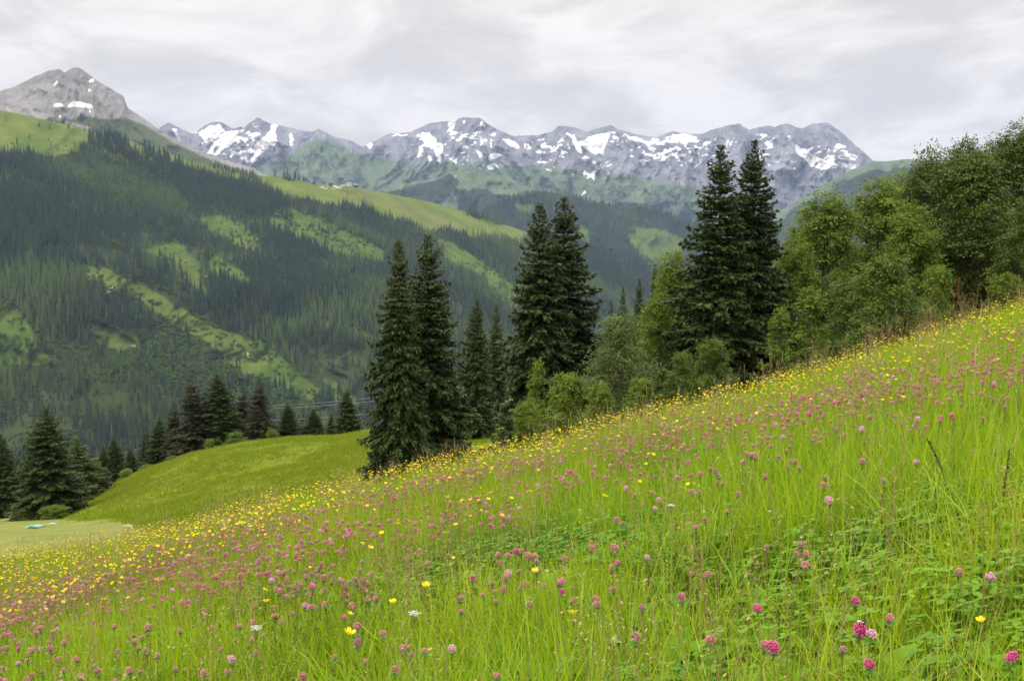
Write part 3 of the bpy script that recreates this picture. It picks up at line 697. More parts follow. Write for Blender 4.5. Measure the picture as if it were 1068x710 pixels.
def spruce(px, top, Y, hw, var, label, group=None, rz=None, base=None, name='spruce_tree'):
    if base is None: x, z = ground_at(px, Y)
    else: x, _, z = P(px, base, Y)
    zt = float(ray(px, top)[1] * Y); x = float(ray(px, (top + 450) / 2)[0] * Y)
    z = float(near_z(x, Y)) if base is None else float(z)
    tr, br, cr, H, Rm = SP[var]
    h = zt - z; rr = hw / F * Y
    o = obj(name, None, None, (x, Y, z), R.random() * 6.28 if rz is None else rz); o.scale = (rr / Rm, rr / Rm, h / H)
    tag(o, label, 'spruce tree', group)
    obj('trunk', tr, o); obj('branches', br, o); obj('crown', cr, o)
    return o
gs = 'tall spruces behind the flower meadow'
spruce(417, 250, 56, 42, 7, 'left and slightly shorter spruce of the dark pair beside the mown knoll', gs)
spruce(447, 245, 59, 53, 0, 'right and taller spruce of the dark pair beside the mown knoll', gs)
spruce(498, 311, 96, 24, 1, 'slim dark spruce just right of the pair, above the small grassy gap', gs)
spruce(518, 318, 108, 19, 2, 'thin faint spruce squeezed between the slim spruce and the twin tipped spruces', gs)
spruce(563, 212, 66, 54, 7, 'left trunk of the twin tipped spruces in the centre, with shorter tip', gs)
spruce(588, 206, 69, 63, 0, 'right trunk of the twin tipped spruces in the centre, with higher tip', gs)
spruce(749, 152, 58, 60, 0, 'left spruce of the tallest dark pair, in front of the snowy range', gs)
spruce(784, 146, 61, 54, 5, 'right spruce of the tallest dark pair, its tip highest against the snow', gs)
gb = 'small spruces behind the willow tree'
spruce(637, 313, 118, 12, 2, 'lowest dark spruce tip behind the willow, leftmost of a row of four', gb)
spruce(649, 298, 124, 12, 2, 'second dark spruce tip from the left behind the willow', gb)
spruce(666, 291, 116, 16, 0, 'pointed dark spruce behind the willow, right of two lower tips', gb)
spruce(682, 275, 110, 16, 1, 'highest spruce tip behind the willow, touching the bright green alder', gb)
gl = 'spruces at the left end of the hay field'
spruce(0, 452, 118, 24, 1, 'dark spruce cut off by the left edge of the photo', gl)
spruce(49, 425, 104, 38, 1, 'large shaggy spruce standing alone at the end of the hay field', gl)
spruce(80, 456, 118, 26, 4, 'fresh green young spruce close behind the large shaggy spruce', gl)
spruce(97, 478, 122, 20, 4, 'short bushy young spruce at the foot of the mown knoll', gl)
spruce(107, 463, 140, 13, 2, 'narrow dark spruce left of the lower knoll hedge', gl)
spruce(118, 455, 142, 15, 0, 'narrow dark spruce with the higher tip left of the lower knoll hedge', gl)
spruce(135, 465, 150, 11, 2, 'small lone spruce just left of the knoll thicket', gl)
gk = 'spruces along the crest of the mown knoll'
spruce(153, 444, 156, 17, 3, 'low brownish spruce at the left end of the knoll thicket', gk)
spruce(166, 434, 154, 17, 2, 'brownish spruce with pointed top inside the knoll thicket', gk)
spruce(182, 419, 150, 18, 3, 'mid height spruce leaning on the tall spruces of the knoll thicket', gk)
spruce(200, 390, 146, 27, 3, 'tall dark spruce with a pale bare trunk on the knoll crest', gk)
spruce(227, 389, 147, 27, 1, 'tall broad spruce beside a round bright bush on the knoll crest', gk)
spruce(254, 403, 150, 18, 3, 'reddish brown thin topped spruce right of the round bush', gk)
spruce(271, 394, 145, 21, 3, 'tallest brownish spruce right of the round bush on the knoll', gk)
spruce(300, 420, 148, 13, 1, 'small dark pointed spruce alone below the power cables', gk)
spruce(327, 426, 150, 14, 0, 'small broad spruce in the middle of the knoll crest, beside pale scrub', gk)
spruce(346, 431, 148, 9, 2, 'smallest spruce on the knoll crest, left of the last one', gk)
spruce(362, 406, 146, 18, 0, 'rightmost spruce on the knoll crest, in front of a bright green gully', gk)

# ------------------------------------------------------------------ broadleaf trees and bushes
def broadleaf_meshes(seed, mat, H, Rm, lobes, leaf, nclump, per, base=.12, trunk=.16, flat=.55, barkm='bark', slim=1.0):
    r = random.Random(seed); rs = np.random.default_rng(seed)
    tm = MB(); lean = r.uniform(-.04, .04) * H
    tp = [(0, 0, -1.0), (lean * .3, 0, H * .2), (lean * .7, .05 * H * r.uniform(-1, 1), H * .5), (lean, 0, H * .82)]
    tm.tube(tp, [trunk, trunk * .8, trunk * .5, trunk * .12], 8)
    L = []
    for i in range(lobes):
        u = (i + .5) / lobes; z = H * (base + (1 - base) * (u ** .9) * .88)
        env = Rm * min(1, u * 1.8 + .55) * (1 - u ** 3.2) ** .5 * slim
        az = i * 2.4 + r.uniform(-.6, .6); d = env * r.uniform(.30, .88) * (1 - u * .25)
        lr = Rm * r.uniform(.24, .44) * (1 - .3 * u)
        L.append((np.array([d * math.cos(az), d * math.sin(az), z]), np.array([lr, lr, lr * r.uniform(.55, .85)])))
    L.append((np.array([lean, 0, H * .86]), np.array([Rm * .42, Rm * .42, H * .12])))
    for c, lr in L:
        st = np.array(tp[1]) * (1 - c[2] / H * .6) + np.array(tp[2]) * (c[2] / H * .6); st[2] = min(c[2] * .6, H * .6)
        mid = (st + c) / 2 + np.array([0, 0, -.1 * H * r.random()])
        tm.tube([st, mid, c], [trunk * .42, trunk * .28, trunk * .12], 5, 0, False)
        for q in range(5):
            e = c + rs.normal(size=3) * lr * .5
            tm.tube([c - (c - mid) * .2, (c + e) / 2 + rs.normal(size=3) * .1, e], [trunk * .13, trunk * .08, trunk * .02], 4, 0, False)
    fm = MB(); C = []; N = []; T = []; S = []
    vol = np.array([l[1][0] ** 2 for l in L]); vol /= vol.sum()
    for k in rs.choice(len(L), nclump, p=vol):
        c, lr = L[k]; d = rs.normal(size=3); d[2] = d[2] * .9 + .15; d /= np.linalg.norm(d)
        ctr = c + d * lr * (rs.uniform(.7, 1.08) if rs.random() < .85 else rs.uniform(.1, .6))
        sz = Rm * rs.uniform(.045, .095); m = int(per * rs.uniform(.6, 1.4))
        ax = d * np.array([1, 1, .25]) + rs.normal(size=3) * .35; ax[2] -= .12; ax /= np.linalg.norm(ax); sx_ = np.cross(ax, (0, 0, 1.0)); sx_ /= np.linalg.norm(sx_) + 1e-9; nz_ = np.cross(sx_, ax)
        q = np.clip(rs.normal(size=(m, 3)), -1.4, 1.4) * sz
        p = ax * q[:, :1] * 1.35 + sx_ * q[:, 1:2] + nz_ * q[:, 2:] * .28; p[:, 2] -= .35 * np.abs(q[:, 1])
        nz_ = nz_ * (1 if nz_[2] > 0 else -1)
        C.append(ctr + p); N.append(nz_ * 1.0 + d * .25 + rs.normal(size=(m, 3)) * .36)
        tt = rs.uniform(.0, .85); T.append(np.clip(tt + .25 * q[:, 0] / sz * .4 + rs.normal(0, .06, m), 0, 1)); S.append(leaf * rs.uniform(.65, 1.25, m))
    quads_from(np.vstack(C), np.vstack(N), np.concatenate(S), .66, rs, np.concatenate(T), fm)
    return tm.mesh('trunk', [M[barkm]], True), fm.mesh('crown', [mat]), H, Rm

BL = {
    'alder': [broadleaf_meshes(s, M['leafa'], 11, 3.4, 30, .076, 2100, 24, .04) for s in (101, 102, 103)],
    'maple': [broadleaf_meshes(s, M['leafb'], 13, 4.3, 32, .088, 2300, 24, .16, .22) for s in (111, 112)],
    'willow': [broadleaf_meshes(121, M['leafc'], 7, 2.5, 24, .048, 1600, 26, .02, .10, .7, 'bark2')],
    'bright': [broadleaf_meshes(s, M['leafd'], 6, 2.4, 22, .060, 1100, 24, .02, .07, .5) for s in (131, 132)],
    'bush': [broadleaf_meshes(s, M['leafa'], 3.4, 1.9, 18, .048, 900, 24, .0, .05, .6) for s in (141, 142)],
    'birch': [broadleaf_meshes(151, M['leafa'], 7, 1.9, 14, .060, 480, 22, .1, .06, .6, 'bark2', .8)],
}
def broad(kind, var, px, top, Y, hw, label, cat, group=None, name='broadleaf_tree', sink=.0):
    x = float(ray(px, (top + 430) / 2)[0] * Y); z = float(near_z(x, Y)) - sink; zt = float(ray(px, top)[1] * Y)
    tr, cr, H, Rm = BL[kind][var]
    o = obj(name, None, None, (x, Y, z), R.random() * 6.28); rr = hw / F * Y
    o.scale = (rr / Rm, rr / Rm, (zt - z) / H)
    tag(o, label, cat, group); obj('trunk', tr, o); obj('crown', cr, o); return o
gd = 'broadleaf trees along the right edge of the meadow'
broad('willow', 0, 646, 320, 44, 50, 'grey green willow standing before the four small spruces', 'willow tree', gd, 'willow_tree')
broad('alder', 0, 700, 258, 66, 40, 'bright yellow green alder half hidden by the tallest spruce pair', 'alder tree', gd, 'alder_tree')
broad('alder', 1, 686, 300, 60, 30, 'lower alder filling the gap between the willow and the bright alder', 'alder tree', gd, 'alder_tree')
broad('alder', 2, 824, 240, 66, 36, 'alder rising close against the right side of the tallest spruces', 'alder tree', gd, 'alder_tree')
broad('alder', 1, 862, 191, 68, 54, 'olive green alder with the leftmost high rounded top of the right wood', 'alder tree', gd, 'alder_tree')
broad('alder', 0, 912, 182, 72, 56, 'olive alder with a broad top in the middle of the right wood', 'alder tree', gd, 'alder_tree')
broad('maple', 1, 968, 149, 78, 52, 'dark maple behind, its round top left of the highest trees', 'maple tree', gd, 'maple_tree')
broad('maple', 0, 1010, 152, 62, 72, 'large dark green maple with layered leaf tiers in front of the right wood', 'maple tree', gd, 'maple_tree')
broad('maple', 1, 1060, 121, 76, 58, 'tallest dark maple, touching the right edge of the photo', 'maple tree', gd, 'maple_tree')
broad('maple', 0, 1004, 138, 86, 44, 'dark crown poking out between the two rear maples', 'maple tree', gd, 'maple_tree')
broad('maple', 1, 1085, 190, 56, 52, 'dark maple whose left side only enters at the right edge', 'maple tree', gd, 'maple_tree')
broad('alder', 2, 950, 205, 60, 46, 'mid height alder left of the large layered maple', 'alder tree', gd, 'alder_tree')
broad('maple', 1, 1034, 142, 80, 48, 'dark maple filling the gap behind the large layered maple and the tallest one', 'maple tree', gd, 'maple_tree')
broad('alder', 1, 938, 172, 84, 46, 'dim alder behind, bridging the olive alder and the first dark maple', 'alder tree', gd, 'alder_tree')
broad('alder', 0, 838, 216, 74, 40, 'alder on the falling left shoulder of the right wood, behind the leftmost high top', 'alder tree', gd, 'alder_tree')
gx = 'shrubs along the meadow edge'
broad('bright', 0, 925, 262, 42, 48, 'largest fresh green shrub in front of the right wood', 'shrub', gx, 'broadleaf_shrub')
broad('bright', 1, 885, 285, 44, 38, 'fresh green shrub left of the largest one before the right wood', 'shrub', gx, 'broadleaf_shrub')
broad('birch', 0, 843, 296, 40, 32, 'thin feathery young tree with bare twigs right of the tallest spruces', 'young tree', gx, 'young_tree')
broad('bush', 0, 975, 275, 46, 30, 'dark low shrub under the large layered maple', 'shrub', gx, 'broadleaf_shrub')
broad('bush', 1, 1046, 284, 50, 30, 'dark undergrowth shrub at the foot of the rightmost maples', 'shrub', gx, 'broadleaf_shrub')
broad('birch', 0, 812, 318, 46, 24, 'dim young tree in the shade right beside the tallest spruces', 'young tree', gx, 'young_tree')
broad('bright', 1, 741, 350, 40, 30, 'upright light green shrub under the left of the tallest spruces', 'shrub', gx, 'broadleaf_shrub')
broad('bright', 0, 712, 364, 38, 26, 'low light green shrub between the willow and the tallest spruces', 'shrub', gx, 'broadleaf_shrub')
broad('bush', 0, 592, 386, 38, 40, 'rounded olive bush just below the twin tipped spruces', 'bush', gx, 'broadleaf_bush')
broad('birch', 0, 560, 373, 44, 20, 'sapling with bright leaves hanging before the dark twin tipped spruces', 'sapling', gx, 'sapling')
broad('bush', 1, 548, 417, 36, 26, 'low bluish green bush at the right side of the small grassy gap', 'bush', gx, 'broadleaf_bush')
broad('birch', 0, 541, 372, 80, 12, 'pale green young tree behind the small grassy gap', 'young tree', gx, 'young_tree')
broad('bush', 1, 625, 398, 34, 24, 'olive bush crowded against the foot of the willow', 'bush', gx, 'broadleaf_bush')
broad('bush', 0, 668, 392, 36, 26, 'shaded bush at the right foot of the willow', 'bush', gx, 'broadleaf_bush')
gy = 'bushes along the crest of the knoll'
broad('bright', 0, 246, 450, 133, 15, 'round bright green bush below the tall broad spruce on the knoll', 'bush', gy, 'broadleaf_bush', 1)
broad('bush', 0, 218, 457, 134, 10, 'small bush between the pale trunked spruce and the round bush', 'bush', gy, 'broadleaf_bush', 1)
broad('bush', 1, 283, 447, 136, 9, 'low green bush at the foot of the tallest brownish spruce', 'bush', gy, 'broadleaf_bush', 1)
broad('bright', 1, 314, 442, 150, 12, 'pale green scrub between the two small crest spruces', 'bush', gy, 'broadleaf_bush', 1)
broad('bush', 1, 130, 489, 136, 13, 'pale bush on the lower crest under the small lone spruce', 'bush', gy, 'broadleaf_bush', 1)
broad('bush', 0, 152, 484, 136, 12, 'pale bush on the lower crest under the knoll thicket', 'bush', gy, 'broadleaf_bush', 1)
broad('bush', 1, 178, 475, 136, 10, 'low bush right of the paler ones on the lower crest', 'bush', gy, 'broadleaf_bush', 1)
broad('bush', 1, 54, 527, 100, 20, 'dark rounded bush at the foot of the large shaggy spruce', 'bush', gy, 'broadleaf_bush', .3)
broad('bush', 0, 24, 531, 102, 22, 'low green bush left of the large shaggy spruce', 'bush', gy, 'broadleaf_bush', .3)

# ------------------------------------------------------------------ power cables, tarp
M['cable'] = simple('aluminium_cable', (.20, .20, .20), (.28, .28, .28), 1, .4, .5)
for (dy, lab) in [((0, 0, 0), 'uppermost pale power cable crossing behind the knoll'), ((2.5, 2.5, 4), 'middle pale power cable close below the uppermost one'), ((15, 15, 17), 'lowest pale power cable, well below the other two')]:
    pc, pa, pb = P(96, 478 + dy[0], 300.), P(262, 424 + dy[1], 235.), P(420, 411 + dy[2], 205.); u = np.linspace(0, 1, 24)[:, None]
    sg = np.array([[0, 0, 1.0]]) * (u - u * u) * -4
    pts = np.vstack([pc + (pa - pc) * u + sg * 1.5, (pa + (pb - pa) * u + sg * .35)[1:]])
    m = MB(); m.tube(pts, .032, 5); tag(obj('power_cable', m.mesh('power_cable', [M['cable']])), lab, 'cable', 'power cables across the valley')
M['tarp'] = simple('turquoise_tarp', (.20, .52, .50), (.42, .68, .66), 1.2, .5, .4)
def tarp():
    n, k = 26, 7; V = []
    a = P(28, 554.5, 74.)[:2]; b = P(53, 550, 82.)[:2]
    for i in range(n):
        u = i / (n - 1); w = .22 + .75 * u ** 1.5
        for j in range(k):
            s = j / (k - 1) - .5; x = a[0] + (b[0] - a[0]) * u + .15 * math.sin(u * 9); y = a[1] + (b[1] - a[1]) * u + s * w * 3.0
            V.append((x, y, float(near_z(x, y)) + .10 + .13 * (1 - 4 * s * s) + .05 * math.sin(7 * u + 5 * s)))
    me = mesh('tarp', V, grid_faces(n, k), [M['tarp']], True)
    o = obj('tarp', me); md = o.modifiers.new('thick', 'SOLIDIFY'); md.thickness = .03
    tag(o, 'light turquoise tarp strip lying on the pale hay field', 'tarp')
tarp()

# ------------------------------------------------------------------ meadow grass (stuff)
def blades(m, rs, n, spread, L, W, lean=.5, segs=4, curl=.9, tint=(.0, 1.0)):
    for _ in range(n):
        a = rs.random() * 6.28; rr = spread * math.sqrt(rs.random()); b = np.array([rr * math.cos(a), rr * math.sin(a), -.03])
        ln = rs.uniform(*L); w = rs.uniform(*W); az = rs.random() * 6.28; d = np.array([math.cos(az), math.sin(az), 0]); sd = np.array([-d[1], d[0], 0])
        if rs.random() < .5: sd = np.array([1, 0, 0]) * math.cos(az * 3) + np.array([0, 1, 0]) * math.sin(az * 3)
        th = rs.uniform(.02, lean); cu = rs.uniform(.1, curl) * th * 2.2
        p = b.copy(); v = []
        for i in range(segs + 1):
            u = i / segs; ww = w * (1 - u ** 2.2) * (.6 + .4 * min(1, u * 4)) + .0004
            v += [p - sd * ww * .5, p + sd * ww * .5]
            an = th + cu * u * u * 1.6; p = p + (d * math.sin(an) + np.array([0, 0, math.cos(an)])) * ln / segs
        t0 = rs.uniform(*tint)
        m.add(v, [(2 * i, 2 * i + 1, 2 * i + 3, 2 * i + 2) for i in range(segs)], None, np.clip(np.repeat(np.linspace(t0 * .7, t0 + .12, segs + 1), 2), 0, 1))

def tuft(name, seed, f, mats):
    rs = np.random.default_rng(seed); m = MB(); f(m, rs); return obj(name, m.mesh(name, mats), link=False)
def trif(m, rs, n=16, spread=.13, hh=(.08, .26), sz=(.012, .020)):
    for _ in range(n):
        a = rs.random() * 6.28; rr = spread * math.sqrt(rs.random()); h = rs.uniform(*hh); c = np.array([rr * math.cos(a), rr * math.sin(a), h])
        m.tube([(c[0] * .6, c[1] * .6, -.02), (c[0] * .85, c[1] * .85, h * .6), c], .0009, 3, .3, False)
        s = rs.uniform(*sz); tl = rs.uniform(.1, .5, 2); a0 = rs.random() * 6.28; ti = rs.random()
        for k in range(3):
            an = a0 + k * 2.094; e = np.array([math.cos(an), math.sin(an), -.25 + .5 * rs.random()]); q = np.array([-math.sin(an), math.cos(an), 0])
            v = [c, c + e * s * .6 + q * s * .5, c + e * s * 1.4 + q * s * .42, c + e * s * 1.75, c + e * s * 1.4 - q * s * .42, c + e * s * .6 - q * s * .5]
            m.add(v, [(0, 1, 2, 3), (0, 3, 4, 5)], None, np.clip(ti + rs.normal(0, .1), 0, 1))
def panicle(m, rs, n=5, H=(.5, .75), spread=.12, heavy=1):
    for _ in range(n):
        a = rs.random() * 6.28; rr = spread * rs.random(); b = np.array([rr * math.cos(a), rr * math.sin(a), -.02]); h = rs.uniform(*H)
        az = rs.random() * 6.28; d = np.array([math.cos(az), math.sin(az), 0]); ln = rs.uniform(.03, .12)
        f = lambda u: b + np.array([0, 0, h * u]) + d * ln * u * u
        m.tube([f(0), f(.5), f(.8), f(1)], [.0013, .001, .0008, .0005], 3, .2, False)
        for k in range(int(18 * heavy)):
            u = rs.uniform(.74, 1.0); c = f(u); e = rs.normal(size=3); e[2] = abs(e[2]) * .8; e /= np.linalg.norm(e); w = (1.05 - u) * .16
            p = c + e * w * rs.uniform(.2, 1); s = rs.uniform(.0028, .005); q = rs.normal(size=3) * s * .35
            m.add([p - e * s, p + q, p + e * s * 1.4, p - q], None, [(0, 1, 2), (0, 2, 3)], rs.random())
def spike(m, rs, n=3, H=(.5, .8)):
    for _ in range(n):
        b = np.array([rs.normal() * .06, rs.normal() * .06, -.02]); h = rs.uniform(*H); d = rs.normal(size=3) * .06; d[2] = 0
        f = lambda u: b + np.array([0, 0, h * u]) + d * u * u
        m.tube([f(0), f(.6), f(.88)], [.0014, .0011, .0009], 3, .2, False); m.tube([f(.86), f(.9), f(.96), f(1)], [.0012, .0024, .0022, .0006], 5, rs.random())


def herb(m, rs):
    n = rs.integers(6, 11)
    for k in range(n):
        a = k * 2.4 + rs.normal() * .3; L_ = rs.uniform(.09, .20); w = L_ * rs.uniform(.13, .22); e = np.array([math.cos(a), math.sin(a), 0]); q = np.array([-e[1], e[0], 0]); el = rs.uniform(.5, 1.25); p = np.array([0, 0, .02]); v = []
        for i in range(6):
            u = i / 5; ww = w * math.sin(min(1, u * .92 + .1) * math.pi) ** .7; v += [p - q * ww + np.array([0, 0, ww * .35]), p, p + q * ww + np.array([0, 0, ww * .35])]
            an = el - 1.1 * u; p = p + (e * math.cos(an) + np.array([0, 0, math.sin(an)])) * L_ / 5
        f = []
        for i in range(5): f += [(3 * i, 3 * i + 1, 3 * i + 4, 3 * i + 3), (3 * i + 1, 3 * i + 2, 3 * i + 5, 3 * i + 4)]
        m.add(v, f, None, np.tile([.25, .6, .3], 6) * rs.uniform(.6, 1.4))
GM = [M['blade'], M['wide'], M['low'], M['cloverleaf'], M['seed']]
def src(seed, f, mi):
    rs = np.random.default_rng(seed); m = MB(); f(m, rs)
    return dict(v=np.vstack(m.v).astype(np.float32), t=np.concatenate(m.at).astype(np.float32), q=np.vstack(m.q) if m.q else np.zeros((0, 4), int), tr=np.vstack(m.t) if m.t else np.zeros((0, 3), int), mi=mi)
SRC = {
    'fine': [src(200 + s, lambda m, rs: blades(m, rs, 42, .14, (.18, .50), (.0024, .0048), .75, 4, 1.3), 0) for s in range(6)],
    'wide': [src(220 + s, lambda m, rs: blades(m, rs, 15, .13, (.18, .48), (.0050, .0105), .7, 4, 1.4), 1) for s in range(5)],
    'low': [src(240 + s, lambda m, rs: blades(m, rs, 34, .16, (.08, .24), (.004, .008), .9, 2), 2) for s in range(4)],
    'ffine': [src(205 + s, lambda m, rs: blades(m, rs, 22, .16, (.20, .50), (.0045, .0075), .45, 2), 0) for s in range(6)],
    'fwide': [src(225 + s, lambda m, rs: blades(m, rs, 10, .15, (.22, .50), (.008, .012), .4, 2), 1) for s in range(4)],
    'flow': [src(245 + s, lambda m, rs: blades(m, rs, 14, .18, (.08, .24), (.008, .013), .9, 1), 2) for s in range(4)],
    'herb': [src(330 + s, lambda m, rs: herb(m, rs), 3) for s in range(4)],
    'dry': [src(340 + s, lambda m, rs: blades(m, rs, 5, .1, (.25, .5), (.002, .004), .9, 4), 4) for s in range(3)],
    'clover': [src(260 + s, lambda m, rs: trif(m, rs), 3) for s in range(4)],
    'pan': [src(280 + s, lambda m, rs: panicle(m, rs, 4), 4) for s in range(5)],
    'spike': [src(300 + s, lambda m, rs: spike(m, rs), 4) for s in range(3)],
}
def meadow_points(n, ymax=19.0, ymin=.7):
    # a wedge a good step wider than the view on both sides
    a = 2.3 / .56; u = G.random(n); y = np.sqrt((ymin + a) ** 2 + u * ((ymax + a) ** 2 - (ymin + a) ** 2)) - a
    return G.uniform(-1, 1, n) * (.56 * y + 2.3), y
def field(x, y, f=.7, o=3, s=0): return fbm(x * f + s, y * f - s, o)
GROW = lambda ym: (.56 * ym * ym + 4.6 * ym) / (.6 * ym * ym + .4 * ym)
VV, QQ, TR, MQ, MT, TT_, RN = [], [], [], [], [], [], []; NV = 0
def sow(kind, n, smin, smax, dens=None, ymax=19.0, sfun=None, ymin=.7):
    global NV
    x, y = meadow_points(n, ymax, ymin)
    if dens is not None:
        k = G.random(n) < dens(x, y); x, y = x[k], y[k]
    z = near_z(x, y); pick = G.integers(0, len(SRC[kind]), len(x)); sc_ = G.uniform(smin, smax, len(x))
    if sfun is not None: sc_ = sc_ * sfun(x, y)
    for k, S_ in enumerate(SRC[kind]):
        w = np.nonzero(pick == k)[0]; m = len(w)
        if not m: continue
        a = G.random(m) * 6.28; ca, sa = np.cos(a)[:, None] * sc_[w][:, None], np.sin(a)[:, None] * sc_[w][:, None]
        v = S_['v'][None]; X_ = v[..., 0] * ca - v[..., 1] * sa; Y_ = v[..., 0] * sa + v[..., 1] * ca; Z_ = v[..., 2] * sc_[w][:, None]
        lx = G.normal(-.06, .09, m)[:, None]; ly = G.normal(-.02, .09, m)[:, None]
        gx_ = .243 + .012 * x[w][:, None]; gy_ = -.109 - 2 * HC * y[w][:, None]
        Zg = z[w][:, None] + X_ * gx_ + Y_ * gy_ + Z_
        P_ = np.stack([x[w][:, None] + X_ + lx * Z_, y[w][:, None] + Y_ + ly * Z_, Zg], -1).astype(np.float32).reshape(-1, 3)
        nv_ = S_['v'].shape[0]; off = (NV + np.arange(m) * nv_)[:, None, None]
        VV.append(P_); TT_.append(np.tile(S_['t'], m)); RN.append(np.repeat(np.clip(.5 + 1.1 * field(x[w], y[w], .7, 3, 171) + G.normal(0, .22, m), 0, 1).astype(np.float32), nv_))
        if len(S_['q']): QQ.append((S_['q'][None] + off).reshape(-1, 4).astype(np.int32)); MQ.append(np.full(m * len(S_['q']), S_['mi'], np.int32))
        if len(S_['tr']): TR.append((S_['tr'][None] + off).reshape(-1, 3).astype(np.int32)); MT.append(np.full(m * len(S_['tr']), S_['mi'], np.int32))
        NV += m * nv_
hgt = lambda x, y: (1 + .34 * field(x, y, .8, 3, 3)) * (1 - .08 * sstep(.0, .2, x / y) * sstep(6, 4, y))
clear_cam = lambda x, y: ((y > 1.2) | (np.abs(x) > .8)).astype(float)
CUT = 7.0
nearf = lambda x, y: sstep(CUT + .8, CUT - .8, y) * clear_cam(x, y); farf = lambda x, y: sstep(CUT - .8, CUT + .8, y)
sow('fine', int(5200 * GROW(8)), .7, 1.15, lambda x, y: nearf(x, y) * (.62 + 1.5 * field(x, y, 1.6, 3, 11)), 8, hgt)
sow('wide', int(4600 * GROW(8)), .7, 1.15, lambda x, y: nearf(x, y) * (.46 + 1.7 * field(x, y, 1.2, 3, 23)), 8, hgt)
sow('low', int(4600 * GROW(8)), .8, 1.3, nearf, 8)
sow('ffine', int(12500 * GROW(19)), .75, 1.15, lambda x, y: farf(x, y) * (.75 + .6 * field(x, y, .9, 3, 11)), 19, hgt, 6)
sow('fwide', int(6500 * GROW(19)), .75, 1.15, lambda x, y: farf(x, y) * (.5 + 1.1 * field(x, y, .7, 3, 23)), 19, hgt, 6)
sow('flow', int(9500 * GROW(19)), .8, 1.3, farf, 19, None, 6)
sow('clover', int(5200 * GROW(9)), .65, 1.15, lambda x, y: (.34 + .12 * (x / y > .05) * (y < 5) + 1.3 * field(x, y, .6, 3, 37)) * clear_cam(x, y), 9)
sow('pan', int(3000 * GROW(19)), .7, 1.05, lambda x, y: (.30 + .35 * sstep(0, -.2, x / y) * (y > 3) + 1.3 * field(x, y, .45, 3, 51)) * clear_cam(x, y), 19)
sow('spike', int(420 * GROW(19)), .7, 1.0, lambda x, y: (.5 + .8 * field(x, y, .5, 3, 61)) * sstep(1.8, 3, y), 19)
sow('pan', int(420 * GROW(19)), 1.0, 1.4, lambda x, y: sstep(.18, .45, x / y) * .6, 16, None, 12)
sow('herb', int(4200 * GROW(9)), .7, 1.6, lambda x, y: (.30 + .22 * (x / y > .05) * (y < 5.5) + 1.5 * field(x, y, .8, 3, 141) + .4 * (x / y > .05) * (y < 5)) * clear_cam(x, y), 9)
sow('dry', int(700 * GROW(12)), .8, 1.15, clear_cam, 12)
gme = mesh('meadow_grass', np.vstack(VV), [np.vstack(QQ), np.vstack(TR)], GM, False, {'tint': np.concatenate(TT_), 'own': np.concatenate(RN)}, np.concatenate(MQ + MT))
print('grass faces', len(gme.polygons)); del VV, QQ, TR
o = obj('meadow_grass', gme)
tag(o, 'dense yellow green meadow grass with seed heads and clover leaves', 'grass', kind='stuff')

# short grass on the mown knoll
def knoll_grass():
    n = 26000; y = np.sqrt(G.uniform(45 ** 2, 138 ** 2, n)); t = G.uniform(-.52, .03, n); x = t * y; pxk = 534 + t * F
    yb_ = 92 + np.clip(60 - pxk, 0, 120) * .6 - np.clip(pxk - 60, 0, 140) * .45
    k = (y > yb_ + 1) & (G.random(n) < .75 + .9 * fbm(x * .25, y * .12, 3)); x, y = x[k], y[k]; z = near_z(x, y); n = len(x)
    rs = np.random.default_rng(5); V = []; Q = []; T = []; O = []; B = 9
    own = np.clip(.5 + .9 * fbm(x * .12 + 3, y * .05, 3) + rs.normal(0, .12, n), 0, 1)
    for b in range(B):
        a = rs.random(n) * 6.28; px_ = x + rs.normal(0, .28, n); py_ = y + rs.normal(0, .28, n); pz = near_z(px_, py_); h = rs.uniform(.10, .28, n); w = rs.uniform(.02, .04, n); l = rs.normal(0, .35, (n, 2)) * h[:, None]
        base = np.stack([px_, py_, pz - .02], 1); sd = np.stack([np.cos(a), np.sin(a), a * 0], 1) * w[:, None]; tip = base + np.stack([l[:, 0], l[:, 1], h], 1)
        V.append(np.stack([base - sd, base + sd, tip + sd * .2, tip - sd * .2], 1)); T.append(np.repeat(rs.random(n), 4)); O.append(np.repeat(own, 4))
    V = np.concatenate(V).reshape(-1, 3); Q = np.arange(len(V)).reshape(-1, 4)
    M['knollblade'] = leafmat('mown_blade', (.125, .205, .008), (.235, .300, .012), (.205, .245, .016), .4, .6, .2, .8, True)
    o = obj('knoll_grass', mesh('knoll_grass', V, Q, [M['knollblade']], False, {'tint': np.concatenate(T), 'own': np.concatenate(O)}))
    tag(o, 'short mown grass covering the rounded green knoll', 'grass', kind='stuff')
knoll_grass()


